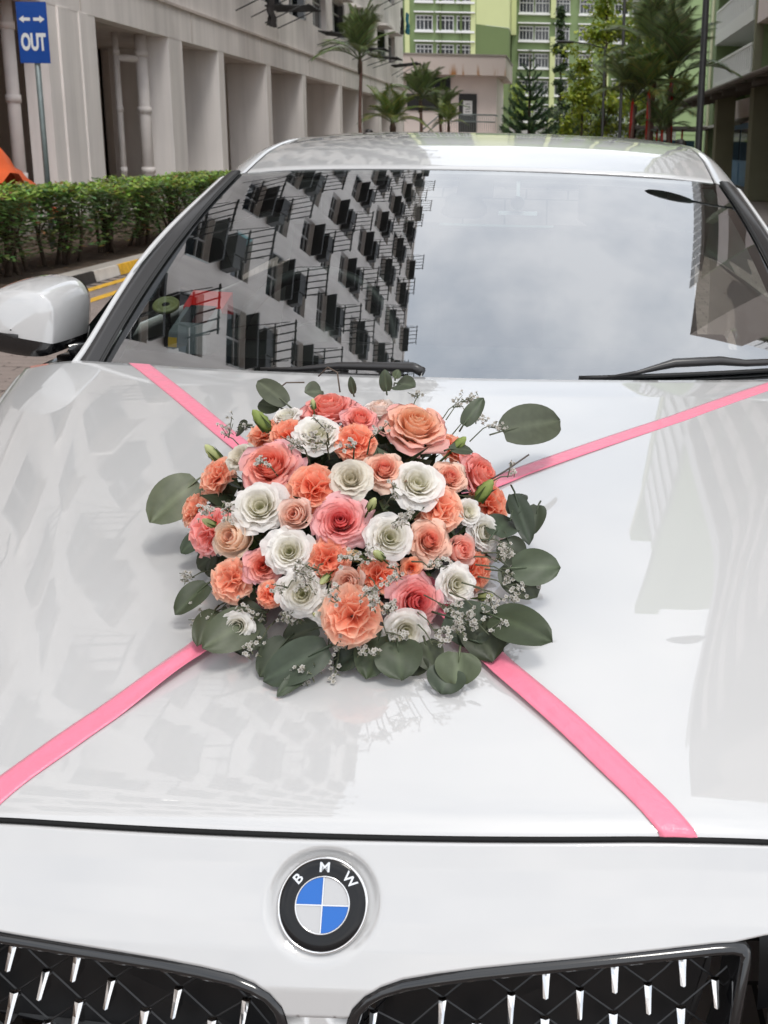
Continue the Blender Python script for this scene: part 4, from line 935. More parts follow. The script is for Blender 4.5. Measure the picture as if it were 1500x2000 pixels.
# interior
ds_ = [[(u*(.70-.02*v), 1.19+.11*u*u+.36*v, .955-.02*v+.045*math.sin(v*2.4)-.01*u*u) for u in np.linspace(-1, 1, 30)] for v in np.linspace(0, 1, 12)]
ds_ += [[(u*.68, 1.56, .80) for u in np.linspace(-1, 1, 30)]]
sm_grid('dashboard', ds_, m_dash, car)
bn = [[(-.37+.21*u, 1.46+.10*v, .965+.06*math.sqrt(max(0, 1-u*u))*(1-.3*v)) for u in np.linspace(-1, 1, 16)] for v in (0, .5, 1)]
sm_grid('instrument_hood', bn, m_dash, car)
M = Matrix.Translation((-.37, 1.70, .93)) @ Matrix.Rotation(math.radians(66), 4, 'X')
swm = MB(); swm.tube([tuple(M @ Vector((.185*math.cos(a), .185*math.sin(a), 0))) for a in np.linspace(0, 2*math.pi, 40)], .016, 8, caps=False)
swm.lathe([(.001, .03), (.05, .03), (.065, .01), (.06, -.03)], 20, M=M)
for a in (0, math.pi, -math.pi/2): swm.tube([tuple(M @ Vector((.05*math.cos(a), .05*math.sin(a), 0))), tuple(M @ Vector((.185*math.cos(a), .185*math.sin(a), 0)))], .018, 6)
obj('steering_wheel', swm, m_leather, car, smooth=True)
for x in (-.37, .37):
    st_ = MB(); st_.grid(np.array([[(x+.24*u*(1-.18*v), 2.12+.28*v-.04*u*u, .55+.62*v) for u in np.linspace(-1, 1, 9)] for v in np.linspace(0, 1, 10)])); st_.grid(np.array([[(x+.24*u*(1-.18*v), 2.25+.28*v+.02*u*u, .55+.62*v) for u in np.linspace(-1, 1, 9)] for v in np.linspace(0, 1, 10)]))
    st_.grid(np.array([[(x+.25*u, 1.68+.5*v, .50+.03*math.cos(u*2)) for u in np.linspace(-1, 1, 9)] for v in np.linspace(0, 1, 6)]))
    o = obj('seat', st_, m_leather, car, smooth=True)
    hr = MB(); hr.grid(np.array([[(x+.13*math.cos(a)*w_, 2.42+.05*math.sin(a)*w_, 1.17+.18*v) for a in np.linspace(0, 2*math.pi, 14)[:-1]] for v, w_ in ((0, .7), (.15, 1), (.8, 1), (1, .7))]), wrap=True); obj('headrest', hr, m_leather, o, smooth=True)
obj('rear_seat', MB().box(-.66, .66, 3.0, 3.15, .5, 1.12), m_leather, car)
obj('cabin_floor', MB().box(-.8, .8, 1.3, 4.3, .28, .32), m_dash, car)
obj('headliner', MB().grid(np.array([[(roofp(s, t)[0]*.97, roofp(s, t)[1]+.02, roofp(s, t)[2]-.03) for s in np.linspace(-1, 1, 11)] for t in np.linspace(0, 1, 11)])), mat('light_headliner', (.45, .44, .42), rough=.9), car, smooth=True)
rv = MB(); rv.grid(np.array([[(-.03+.055*math.copysign(abs(math.cos(a))**.6, math.cos(a))*w_*(1.0-.2*(math.sin(a) > 0)), 1.77+d, 1.262+.030*math.copysign(abs(math.sin(a))**.6, math.sin(a))*w_) for a in np.linspace(0, 2*math.pi, 21)[:-1]] for w_, d in ((.05, -.03), (.8, -.03), (1, -.015), (.95, .01), (.05, .012))]), wrap=True)
rv.tube([(-.03, 1.77, 1.285), (-.03, 1.80, 1.32)], .012, 6); obj('rear_view_mirror', rv, m_trim, car, smooth=True)
# toll unit and dash camera behind the glass
iu = thing('toll_unit', 'grey box toll unit with red top behind the windscreen corner', 'device', (-.545, 1.40, .972))
iu.rotation_euler = (0, 0, math.radians(-14))
b_ = MB(); b_.add([(-.045, -.05, 0), (.045, -.05, 0), (.045, .06, 0), (-.045, .06, 0), (-.043, -.045, .045), (.043, -.045, .045), (.043, .055, .11), (-.043, .055, .11)], [(3, 2, 1, 0), (4, 5, 6, 7), (0, 1, 5, 4), (1, 2, 6, 5), (2, 3, 7, 6), (3, 0, 4, 7)])
m_iu = mat('grey_plastic', s2l(120, 123, 130), rough=.4); m_red = mat('red_plastic', s2l(225, 30, 30), rough=.35)
bevel(obj('case', b_, m_iu, iu, world=False), .004)
obj('screen', MB().add([(-.03, -.02, .0625), (.03, -.02, .0625), (.03, .025, .0915), (-.03, .025, .0915)], [(0, 1, 2, 3)]), m_windark, iu, world=False)
obj('red_cap', MB().add([(-.046, .02, .088), (.046, .02, .088), (.046, .062, .117), (-.046, .062, .117), (-.046, .02, .078), (.046, .02, .078), (.046, .062, .07), (-.046, .062, .07)], [(0, 1, 2, 3), (4, 5, 1, 0), (5, 6, 2, 1), (7, 4, 0, 3), (6, 7, 3, 2)]), m_red, iu, world=False)
obj('sticker', MB().add([(-.042, -.0486, .014), (-.022, -.0486, .014), (-.022, -.0465, .034), (-.042, -.0465, .034)], [(0, 1, 2, 3)]), m_yellow, iu, world=False)
cd_ = thing('air_freshener', 'round green-rimmed disc on the dashboard beside the toll unit', 'air freshener', (-.62, 1.43, 1.0))
dm = MB(); dm.lathe([(.008, .004), (.012, .008), (.016, .004), (.019, .0), (.022, .004), (.025, .007), (.028, .003), (.026, -.003)], 28); o = obj('disc', dm, mat('dull_green_plastic', s2l(150, 150, 105), rough=.4), cd_, smooth=True, world=False); o.rotation_euler = (.5, 0, 0); o.location = (0, 0, .06)
obj('stand', MB().tube([(0, 0, -.02), (0, 0, .055)], .008, 8), m_trim, cd_, smooth=True, world=False)
dc = thing('dash_camera', 'small clear-bracketed dash camera on the windscreen right of the mirror', 'camera', (.095, 1.78, 1.27))
dl = MB(); dl.lathe([(.001, -.02), (.012, -.02), (.016, -.01), (.016, .03)], 16, M=Matrix.Rotation(-math.pi/2, 4, 'X') @ Matrix.Scale(-1, 4, (0, 0, 1))); obj('lens', dl, m_galv, dc, smooth=True, world=False)
obj('bracket', MB().box(-.045, .045, -.01, .01, -.028, -.02).box(-.004, .004, -.004, .004, .016, .05), m_signwhite, dc, world=False)
# ------------------------------------------------------------------ ribbons over the bonnet
def ribbon(label, pts, seed):
    rib = MB(); W_ = .0285; path = []
    for (x0, y0, h0), (x1, y1, h1) in zip(pts[:-1], pts[1:]):
        for k in range(90): q = k/90; path.append((x0+(x1-x0)*q, y0+(y1-y0)*q, h0+(h1-h0)*q*q*(3-2*q)))
    path.append(pts[-1]); rows = []
    n = len(path)
    for i, (x, y, h_) in enumerate(path):
        if yfront(x)-y > W_*.75+.004: break
        a = np.array(path[min(i+1, n-1)][:2])-np.array(path[max(i-1, 0)][:2]); a /= np.linalg.norm(a); nn = np.array([-a[1], a[0]]); row = []
        for k in range(7):
            w_ = (k/6-.5)*W_; xx, yy = x+nn[0]*w_, y+nn[1]*w_
            for _ in range(4):
                if yy < yfront(xx)-.0036: q_ = (yfront(xx)-.0036-yy)/a[1]; xx += a[0]*q_; yy += a[1]*q_
                if yy > yrear(xx)+.002: q_ = (yrear(xx)+.002-yy)/a[1]; xx += a[0]*q_; yy += a[1]*q_
            base = hz(xx, max(yy, yfront(xx))); dz = -.0058*min(max(0, (yfront(xx)-yy)/.0034), 1)**2
            fold = h_*.25*math.sin(k*1.4+seed+i*.022)
            row.append((xx, yy, base+dz+.0009+h_*(1+.15*w_/W_)+fold))
        rows.append(row)
    rib.grid(np.array(rows)); o = obj('ribbon', rib, m_ribbon, smooth=True)
    so = o.modifiers.new('t', 'SOLIDIFY'); so.thickness = .0006; so.offset = 1
    return tag(o, label, 'ribbon', 'crossed ribbons')
ribbon('pink satin ribbon from the bonnet corner near the door mirror to the badge-side right corner', [(-.622, 1.235, 0), (-.34, .845, .0005), (-.13, .565, .01), (.03, .37, .022), (.15, .228, .006), (.362, .0, 0)], 1)
ribbon('pink satin ribbon from the front left corner to the far right wiper', [(.645, 1.215, 0), (.40, .945, 0), (.145, .69, .001), (-.08, .42, .022), (-.19, .238, .01), (-.255, .15, .001), (-.376, -.006, 0)], 2.5)
FLOWERS=[
 ('rose','peach',0.02,0.505,1.054,0.285,-0.438,0.853,0.044),
 ('rose','coral',-0.13,0.356,1.037,-0.09,-0.663,0.743,0.0368),
 ('rose','pink',-0.035,0.287,0.996,0.165,-0.788,0.593,0.0308),
 ('rose','coralpink',-0.098,0.534,1.065,-0.044,-0.28,0.959,0.0396),
 ('rose','coralpink',0.104,0.532,0.981,0.779,-0.321,0.539,0.0345),
 ('rose','pink',0.051,0.271,0.91,0.496,-0.808,0.318,0.0301),
 ('rose','peachpink',0.06,0.318,0.965,0.421,-0.745,0.518,0.0255),
 ('rose','peachpink',0.002,0.357,1.036,0.159,-0.661,0.733,0.0242),
 ('rose','peachpink',0.074,0.409,1.013,0.38,-0.643,0.665,0.0216),
 ('bud_rose','cream',-0.156,0.292,0.971,-0.289,-0.819,0.495,0.0287),
 ('bud_rose','palepeach',-0.085,0.289,1.0,-0.071,-0.868,0.491,0.0222),
 ('rose','coral',-0.115,0.262,0.951,0.151,-0.854,0.498,0.0212),
 ('bud_rose','palepink',0.092,0.345,0.943,0.601,-0.666,0.442,0.0228),
 ('bud_rose','palepeach',-0.019,0.242,0.942,-0.091,-0.886,0.455,0.0201),
 ('rose','coralpink',-0.042,0.456,1.071,0.307,-0.504,0.807,0.0228),
 ('rose','blush',-0.032,0.548,1.061,-0.085,-0.174,0.981,0.0302),
 ('rose','orange',0.042,0.289,0.943,0.194,-0.825,0.532,0.0117),
 ('carnation','dusky',-0.2,0.329,0.967,-0.45,-0.754,0.479,0.0301),
 ('lisi','white',-0.082,0.398,1.062,0.079,-0.599,0.797,0.0271),
 ('lisi','white',0.04,0.359,1.018,0.309,-0.655,0.69,0.0287),
 ('lisi','white',-0.128,0.305,1.003,0.061,-0.775,0.629,0.0286),
 ('lisi','white',0.018,0.292,0.976,0.33,-0.8,0.501,0.0259),
 ('lisi','white',-0.087,0.264,0.967,0.136,-0.836,0.532,0.0244),
 ('lisi','ivory',-0.031,0.33,1.031,0.096,-0.73,0.677,0.0223),
 ('lisi','white',0.09,0.313,0.914,0.551,-0.764,0.337,0.0222),
 ('lisi','white',0.041,0.247,0.885,0.354,-0.912,0.206,0.0246),
 ('lisi','white',0.115,0.397,0.947,0.719,-0.576,0.39,0.0221),
 ('lisi','white',-0.137,0.233,0.892,0.075,-0.983,0.165,0.0157),
 ('lisi','white',-0.067,0.233,0.931,0.096,-0.916,0.39,0.0228),
 ('lisi','white',-0.039,0.232,0.917,-0.128,-0.929,0.346,0.0199),
 ('lisi','white',-0.147,0.514,1.055,-0.231,-0.278,0.932,0.0183),
 ('lisi','blush',0.023,0.547,1.045,0.497,-0.148,0.855,0.0235),
 ('lisi','ivory',-0.175,0.399,1.033,-0.41,-0.532,0.741,0.018),
 ('lisi','white',0.097,0.387,0.976,0.63,-0.643,0.435,0.0164),
 ('carnation','carn',-0.222,0.432,1.003,-0.582,-0.516,0.629,0.0266),
 ('carnation','carn',-0.174,0.498,1.044,-0.36,-0.24,0.901,0.0277),
 ('carnation','carn2',-0.126,0.428,1.061,-0.168,-0.514,0.841,0.0242),
 ('carnation','carn2',-0.038,0.397,1.061,0.159,-0.598,0.786,0.027),
 ('carnation','carn2',-0.072,0.319,1.027,0.095,-0.739,0.667,0.0288),
 ('carnation','carn',0.068,0.359,0.994,0.431,-0.683,0.589,0.0305),
 ('carnation','carn2',0.124,0.517,0.947,0.8,-0.436,0.413,0.0307),
 ('carnation','carn',0.069,0.544,1.016,0.607,-0.252,0.754,0.0248),
 ('carnation','carn',-0.154,0.26,0.934,-0.237,-0.885,0.4,0.0252),
 ('carnation','carn',-0.25,0.427,0.959,-0.739,-0.479,0.474,0.0232),
 ('carnation','carn2',-0.045,0.261,0.962,0.078,-0.852,0.518,0.0248),
 ('carnation','carn2',0.009,0.269,0.942,0.193,-0.858,0.475,0.0231),
 ('carnation','carn',-0.008,0.205,0.918,0.213,-0.926,0.311,0.0323),
 ('carnation','carn2',0.113,0.369,0.911,0.736,-0.586,0.34,0.0251),
 ('carnation','carn2',-0.104,0.237,0.927,-0.052,-0.951,0.306,0.0149),
]
BUDS=[
 ('w',-0.227,0.461,1.019,-0.686,0.087,0.723,0.0134),
 ('g',-0.164,0.458,1.063,-0.62,0.045,0.783,0.0158),
 ('g',0.077,0.469,1.036,0.693,0.108,0.712,0.0128),
 ('g',0.113,0.423,0.991,0.581,0.072,0.811,0.0162),
 ('w',-0.002,0.297,1.012,0.42,-0.338,0.842,0.0096),
 ('w',-0.186,0.307,0.982,-0.754,-0.355,0.553,0.0086),
 ('w',-0.169,0.261,0.886,-0.551,-0.724,-0.416,0.0068),
 ('w',0.12,0.354,0.883,0.935,-0.22,0.277,0.0097),
 ('p',-0.015,0.257,0.967,-0.462,-0.74,0.488,0.0122),
 ('w',-0.044,0.241,0.945,-0.316,-0.931,-0.184,0.0083),
 ('w',-0.051,0.232,0.909,-0.347,-0.858,0.379,0.0077),
 ('w',0.01,0.265,0.965,-0.393,-0.617,0.682,0.0095),
 ('w',-0.103,0.472,1.082,-0.112,0.077,0.991,0.007),
]
LEAVES=[
 (-0.249,0.461,0.984,-0.296,0.417,0.943,0.0582,1),
 (0.126,0.641,1.012,0.207,0.73,1.009,0.0647,1),
 (0.148,0.468,0.977,0.17,0.401,0.934,0.029,0),
 (0.179,0.457,0.965,0.17,0.419,0.938,0.0278,0),
 (0.152,0.33,0.929,0.208,0.337,0.929,0.0435,1),
 (0.143,0.341,0.93,0.182,0.326,0.896,0.0472,0),
 (0.133,0.261,0.901,0.2,0.226,0.889,0.0485,0),
 (0.082,0.267,0.896,0.156,0.262,0.871,0.0534,0),
 (0.118,0.279,0.898,0.136,0.229,0.862,0.0558,0),
 (0.103,0.21,0.88,0.101,0.19,0.851,0.0493,1),
 (0.094,0.204,0.866,0.086,0.184,0.845,0.0428,0),
 (0.035,0.225,0.884,0.044,0.195,0.854,0.0518,0),
 (0.016,0.24,0.888,0.005,0.202,0.851,0.0436,0),
 (0.064,0.229,0.883,0.077,0.21,0.858,0.0326,0),
 (-0.053,0.241,0.889,-0.096,0.25,0.869,0.03,1),
 (-0.037,0.213,0.881,-0.101,0.19,0.851,0.0451,0),
 (-0.083,0.225,0.882,-0.108,0.202,0.85,0.0358,0),
 (-0.052,0.206,0.861,-0.083,0.176,0.842,0.0182,0),
 (-0.121,0.247,0.897,-0.167,0.205,0.88,0.0469,1),
 (-0.136,0.241,0.89,-0.108,0.226,0.871,0.033,0),
 (-0.173,0.272,0.894,-0.181,0.229,0.871,0.029,0),
 (-0.191,0.303,0.911,-0.222,0.279,0.884,0.0322,0),
 (-0.2,0.364,0.925,-0.223,0.365,0.904,0.0266,0),
 (-0.226,0.409,0.934,-0.253,0.397,0.911,0.0249,0),
 (-0.187,0.359,0.914,-0.21,0.354,0.903,0.0265,0),
 (-0.17,0.604,1.052,-0.218,0.639,1.076,0.0309,1),
 (-0.183,0.618,1.043,-0.216,0.635,1.045,0.0311,0),
 (-0.115,0.584,1.074,-0.132,0.558,1.079,0.0285,1),
 (-0.028,0.575,1.078,-0.03,0.574,1.108,0.0176,1),
 (-0.02,0.594,1.086,0.013,0.535,1.096,0.0269,1),
 (-0.016,0.572,1.097,-0.011,0.575,1.108,0.0122,1),
 (0.075,0.568,1.037,0.1,0.591,1.07,0.0233,1),
 (-0.212,0.556,1.032,-0.232,0.578,1.016,0.0232,0),
 (-0.07,0.564,1.076,-0.073,0.562,1.1,0.0108,0),
 (-0.157,0.265,0.897,-0.112,0.253,0.889,0.0336,0),
 (-0.185,0.384,0.969,-0.24,0.457,0.953,0.0312,0),
 (0.069,0.455,1.035,0.096,0.472,1.028,0.019,0),
 (0.143,0.393,0.943,0.156,0.381,0.909,0.0367,0),
 (0.128,0.387,0.951,0.146,0.462,0.946,0.0438,0),
 (0.147,0.437,0.961,0.157,0.508,0.965,0.0258,0),
 (-0.006,0.223,0.872,-0.033,0.219,0.856,0.0328,0),
 (0.054,0.222,0.871,0.05,0.212,0.85,0.0381,0),
 (0.118,0.244,0.877,0.148,0.253,0.86,0.0334,0),
 (-0.133,0.246,0.876,-0.137,0.236,0.857,0.0333,0),
]
SPRIGS=[
 (-0.086,0.335,1.066,-0.082,-0.454,0.887),
 (-0.061,0.343,1.071,0.02,-0.423,0.906),
 (-0.012,0.364,1.073,0.22,-0.354,0.909),
 (0.059,0.623,1.052,0.497,0.24,0.834),
 (0.08,0.625,1.034,0.588,0.235,0.774),
 (0.066,0.668,1.049,0.51,0.232,0.828),
 (0.108,0.645,1.019,0.672,0.218,0.708),
 (0.024,0.288,1.022,0.414,-0.555,0.722),
 (0.05,0.264,1.016,0.533,-0.558,0.636),
 (-0.028,0.344,1.068,0.155,-0.422,0.893),
 (-0.251,0.592,1.008,-0.632,0.011,0.775),
 (-0.208,0.564,1.031,-0.526,0.067,0.848),
 (-0.217,0.321,0.909,-0.792,-0.603,0.091),
 (-0.201,0.297,0.895,-0.734,-0.679,-0.029),
 (-0.179,0.271,0.888,-0.64,-0.761,-0.103),
 (-0.183,0.263,0.882,-0.686,-0.698,-0.206),
 (-0.165,0.265,0.897,-0.562,-0.827,-0.018),
 (-0.108,0.217,0.884,-0.294,-0.934,-0.202),
 (-0.11,0.246,0.901,-0.25,-0.968,0.034),
 (-0.083,0.229,0.906,-0.119,-0.992,0.031),
 (-0.063,0.21,0.963,-0.043,-0.93,0.365),
 (-0.054,0.202,0.953,0.007,-0.96,0.278),
 (-0.077,0.21,0.946,-0.118,-0.96,0.252),
 (-0.043,0.202,0.97,0.063,-0.921,0.385),
 (-0.073,0.204,0.862,-0.114,-0.901,-0.418),
 (-0.059,0.215,0.866,-0.011,-0.943,-0.332),
 (-0.037,0.215,0.875,0.119,-0.959,-0.257),
 (-0.026,0.213,0.865,0.17,-0.917,-0.36),
 (-0.05,0.197,0.852,-0.004,-0.84,-0.543),
 (-0.004,0.209,0.882,0.298,-0.921,-0.25),
 (-0.028,0.18,0.954,0.13,-0.966,0.222),
 (0.01,0.202,0.943,0.364,-0.914,0.177),
 (0.022,0.206,0.928,0.437,-0.898,0.061),
 (0.018,0.2,0.953,0.404,-0.886,0.226),
 (-0.022,0.205,0.981,0.175,-0.878,0.446),
 (0.038,0.223,0.959,0.519,-0.805,0.287),
 (0.069,0.236,0.963,0.67,-0.687,0.281),
 (0.076,0.224,0.895,0.696,-0.671,-0.254),
 (0.074,0.217,0.884,0.669,-0.643,-0.374),
 (0.086,0.231,0.916,0.755,-0.648,-0.1),
 (0.104,0.242,0.9,0.822,-0.5,-0.273),
 (0.116,0.264,0.906,0.883,-0.415,-0.222),
 (0.109,0.246,0.892,0.831,-0.421,-0.363),
 (0.132,0.241,0.886,0.833,-0.188,-0.521),
 (0.131,0.286,0.912,0.944,-0.239,-0.23),
 (0.146,0.291,0.904,0.936,-0.099,-0.337),
 (0.146,0.33,0.922,0.985,-0.023,-0.171),
 (0.151,0.361,0.929,0.998,0.015,-0.065),
 (0.15,0.315,0.91,0.964,-0.065,-0.257),
 (0.158,0.335,0.914,0.982,-0.04,-0.186),
 (0.141,0.376,0.942,0.998,0.015,0.063),
 (-0.006,0.205,0.981,0.261,-0.86,0.438),
 (-0.129,0.324,1.051,-0.269,-0.499,0.824),
 (0.045,0.259,1.014,0.511,-0.583,0.632),
 (0.143,0.507,0.986,0.874,0.172,0.455),
 (0.012,0.61,1.068,0.325,0.245,0.914),
 (-0.162,0.29,1.009,-0.427,-0.643,0.636),
 (-0.184,0.3,1.002,-0.528,-0.608,0.593),
 (-0.066,0.368,1.081,0.0,-0.339,0.941),
 (-0.076,0.233,0.907,-0.071,-0.996,0.057),
 (-0.032,0.216,0.893,0.158,-0.981,-0.117),
 (0.025,0.217,0.894,0.458,-0.873,-0.166),
 (0.137,0.335,0.933,0.985,-0.173,0.007),
]
# ------------------------------------------------------------------ bouquet
bq = thing('flower_bouquet', 'domed bouquet of peach roses, white lisianthus, orange carnations and eucalyptus on the bonnet', 'bouquet', (-.066, .475, .90))
PALS = {  # heart, inner, outer, edge (sRGB)
 'peach': ((246, 150, 92), (250, 172, 122), (249, 172, 138), (246, 150, 142)), 'coral': ((222, 72, 48), (244, 112, 84), (246, 140, 120), (245, 160, 168)),
 'pink': ((200, 62, 66), (228, 96, 92), (240, 138, 132), (246, 168, 172)), 'coralpink': ((232, 92, 74), (244, 124, 100), (242, 134, 122), (240, 146, 146)),
 'peachpink': ((238, 110, 88), (246, 146, 114), (247, 178, 146), (246, 196, 166)), 'cream': ((240, 178, 146), (248, 206, 170), (250, 216, 184), (250, 222, 192)),
 'palepeach': ((240, 166, 140), (247, 194, 168), (247, 204, 182), (247, 208, 190)), 'palepink': ((236, 132, 112), (244, 164, 142), (245, 176, 158), (246, 184, 168)),
 'blush': ((250, 206, 180), (250, 224, 208), (250, 234, 224), (252, 240, 234)), 'orange': ((226, 70, 36), (244, 108, 62), (246, 132, 86), (247, 150, 110)),
 'white': ((206, 206, 150), (240, 236, 214), (246, 242, 232), (249, 246, 242)), 'ivory': ((214, 206, 170), (232, 224, 202), (236, 228, 212), (240, 234, 222)),
 'carn': ((240, 110, 72), (246, 140, 100), (248, 160, 122), (251, 190, 156)), 'carn2': ((234, 88, 52), (244, 120, 82), (246, 140, 102), (249, 168, 132)),
 'dusky': ((222, 98, 84), (236, 124, 110), (236, 140, 134), (240, 160, 158))}
def _pal(k, c):
    v = np.array(s2l(*c))
    if k in ('white', 'ivory'): return v*.97
    v = v**(.54 if k not in ('cream', 'palepeach', 'palepink', 'blush') else .58); v[0] = min(.98, v[0]*1.10); return v
PALS = {k: [_pal(k, c) for c in v] for k, v in PALS.items()}
def ramp(pal, t):
    t = np.clip(t, 0, 1)[..., None]*3; o = np.zeros(t.shape[:-1]+(3,))
    for i in range(3): w_ = np.clip(t-i, 0, 1); o = pal[0]*1. + o*0 if i == 0 and False else o
    a = np.clip(t, 0, 1); b = np.clip(t-1, 0, 1); c_ = np.clip(t-2, 0, 1)
    return pal[0]+(pal[1]-pal[0])*a+(pal[2]-pal[1])*b+(pal[3]-pal[2])*c_
def cup_petal(th, Rl, H, wrap, curl, shape, r, ruf=0., rfreq=5., z0=0., nu=10, nv=9, point=.12, spiral=.1, close=0.):
    u = np.linspace(-1, 1, nu)[None, :]; v = np.linspace(0, 1, nv)[:, None]
    tip = 1-.16*np.abs(u)**2.6+point*np.exp(-(u/.25)**2)*.3
    vv = v*tip; ph = r.uniform(0, 6.28)
    rho = Rl*(vv**shape)*(1+spiral*u)*(1-close*np.clip(vv-.55, 0, 1)**1.5*1.6)
    z = z0*v+H*(1-(1-vv)**1.6)
    c_ = np.clip(vv-.62, 0, 1); edge = np.abs(u)**2
    rho = rho+curl*Rl*c_**1.5*1.5*(1+.5*edge); z = z-curl*H*c_**2*2.2*(1+.6*edge)
    if ruf: w_ = ruf*Rl*np.sin(rfreq*u*1.6+ph)*vv**2.5; z = z+w_; rho = rho+.5*ruf*Rl*np.cos(rfreq*1.3*u+ph*2)*vv**3
    rho = rho+Rl*.03*np.sin(2.5*u+ph)*vv
    a = th+u*wrap*(.35+.65*np.sin(np.clip(vv, 0, 1)*math.pi*.62)/math.sin(math.pi*.62)*1.0)
    return np.stack([rho*np.cos(a), rho*np.sin(a), z+0*a], -1), vv+0*u
def orient(fc, spin):
    z = Vector(fc).normalized(); q = z.to_track_quat('Z', 'Y').to_matrix().to_4x4(); return q @ Matrix.Rotation(spin, 4, 'Z')
FN = {'peach': 'peach_rose', 'coral': 'coral_rose', 'pink': 'pink_rose', 'coralpink': 'coral_pink_rose', 'peachpink': 'peach_rose', 'cream': 'cream_rose', 'palepeach': 'pale_peach_rose', 'palepink': 'pale_pink_rose', 'blush': 'blush_rose', 'orange': 'orange_rose'}
def put(name, mb, M, parent):
    mb.v = [tuple(M @ Vector(p)) for p in mb.v]; return obj(name, mb, m_petal, parent, smooth=True)
def flower(kind, colk, pos, fc, R, seed):
    r = random.Random(seed); pal = PALS[colk]; heart = MB(); outer = []
    if kind in ('rose', 'bud_rose'):
        bud = kind == 'bud_rose'; depth = R*(1.15 if not bud else 1.6)
        lay = [(3, .13, .97, 1.9, 0, .35, .5), (4, .22, 1.0, 1.4, .0, .38, .42), (5, .33, .99, 1.1, .02, .42, .32), (5, .45, .95, 1.0, .06, .46, .2), (5, .58, .89, .94, .14, .5, .1), (6, .72, .80, .86, .28, .56, 0.), (5, .86, .68, .86, .42, .62, 0.), (5, .97, .52, .82, .5, .70, 0.)]
        if bud: lay = [(3, .2, 1., 1.9, 0, .35, .6), (4, .36, 1.02, 1.3, 0, .36, .5), (4, .55, 1.0, 1.2, .0, .4, .38), (4, .74, .93, 1.05, .05, .46, .25), (4, .86, .80, .9, .25, .5, .05)]
        nl = len(lay); th0 = r.uniform(0, 6.28)
        for l, (n, rl, hh, wr, cu, shp, clo) in enumerate(lay):
            th0 += 1.1
            for k in range(n):
                P, vv = cup_petal(th0+k*6.283/n+r.uniform(-.12, .12), R*rl*r.uniform(.95, 1.05), depth*hh*r.uniform(.93, 1.05), wr*r.uniform(.85, 1.12), cu*r.uniform(.4, 1.6), shp*r.uniform(.92, 1.1), r, .02+.03*(l > 3), 3.5+r.random()*2, close=clo, nu=11, nv=10, spiral=.13)
                c_ = ramp(pal, .05+.72*(l/(nl-1))+.30*(vv**3)*(.4+.6*l/(nl-1))-.12*(1-vv))*r.uniform(.95, 1.03)
                if l == nl-1: outer.append((P, c_))
                else: heart.grid(P, c_)
        M0 = orient(fc, r.uniform(0, 6.28)); off = -depth*.72
        name = FN[colk]
    elif kind == 'lisi':
        depth = R*.85
        lay = [(3, .22, .80, 1.7, 0, .38, .4, .05), (3, .40, .98, 1.5, .0, .40, .25, .06), (4, .56, 1.05, 1.25, .05, .42, .12, .07), (5, .72, 1.0, 1.05, .14, .46, .04, .08), (5, .87, .84, .98, .26, .56, 0, .09), (5, 1.0, .62, .92, .34, .68, 0, .10)]
        nl = len(lay); th0 = r.uniform(0, 6.28)
        for l, (n, rl, hh, wr, cu, shp, clo, ruf) in enumerate(lay):
            th0 += .7
            for k in range(n):
                P, vv = cup_petal(th0+k*6.283/n+r.uniform(-.15, .15), R*rl*r.uniform(.93, 1.07), depth*hh*r.uniform(.88, 1.1), wr*r.uniform(.85, 1.15), cu*r.uniform(.2, 1.8), shp*r.uniform(.9, 1.12), r, ruf*r.uniform(.5, 1.3), 4+r.random()*4, close=clo, nu=14, nv=10, point=0, spiral=.12)
                c_ = ramp(pal, .2+.5*(l/(nl-1))+.5*vv-.2*(1-vv))*r.uniform(.97, 1.02)
                if l == nl-1: outer.append((P, c_))
                else: heart.grid(P, c_)
        M0 = orient(fc, r.uniform(0, 6.28)); off = -depth*.62; name = 'white_lisianthus'
    else:
        depth = R; n = 34; nu, nv = 17, 8
        for k in range(n):
            q = (k+.5)/n; al = .12+1.5*q**.75+r.uniform(-.1, .1); th = k*2.39996; L = R*r.uniform(.88, 1.06)*(1.02-.12*(1-q))
            u = np.linspace(-1, 1, nu)[None, :]; v = np.linspace(.12, 1, nv)[:, None]; ph = r.uniform(0, 6.28)
            tip = 1-.055*np.abs(np.sin(u*nu*1.57))-.10*np.abs(u)**3; vv = v*tip; wd = .16+.52*v**1.3
            a2 = al+.22*r.uniform(.7, 1.3)*np.sin(3.1*u+ph)*vv**1.6+.10*np.sin(6.7*u+ph*1.7)*vv**2+.16*vv**2*(q-.3)
            s_ = u*wd*L
            rad = L*vv
            x = rad*np.sin(a2); z = rad*np.cos(a2)*.82; ct, st_ = math.cos(th), math.sin(th)
            P = np.stack([x*ct-s_*st_, x*st_+s_*ct, z+0*x], -1)
            c_ = ramp(pal, .12+.35*q+.75*vv**5+0*u)*r.uniform(.95, 1.04)
            if k >= n-5: outer.append((P, c_))
            else: heart.grid(P, c_)
        M0 = orient(fc, r.uniform(0, 6.28)); off = -R*.55; name = 'dusky_pink_carnation' if colk == 'dusky' else 'orange_carnation'
    M = Matrix.Translation(Vector(pos)+Vector(fc).normalized()*off) @ M0
    # green calyx below the bloom joins the heart
    fl = bpy.data.objects.new(name, None); COL.objects.link(fl); fl.empty_display_size = .01; fl.parent = bq; fl.location = Vector(pos)-Vector(bq.location)
    root_inv = Matrix.Translation(-Vector(pos))
    tag(put('inner_petals', heart, M, fl), kind='stuff').matrix_parent_inverse = root_inv
    cx_ = MB(); cx_.lathe([(.002, -.5*R), (R*.16, -.36*R), (R*.24, -.1*R), (R*.30, .12*R)], 10, col=s2l(96, 120, 62)); cx_.v = [tuple(M @ Vector(p)) for p in cx_.v]
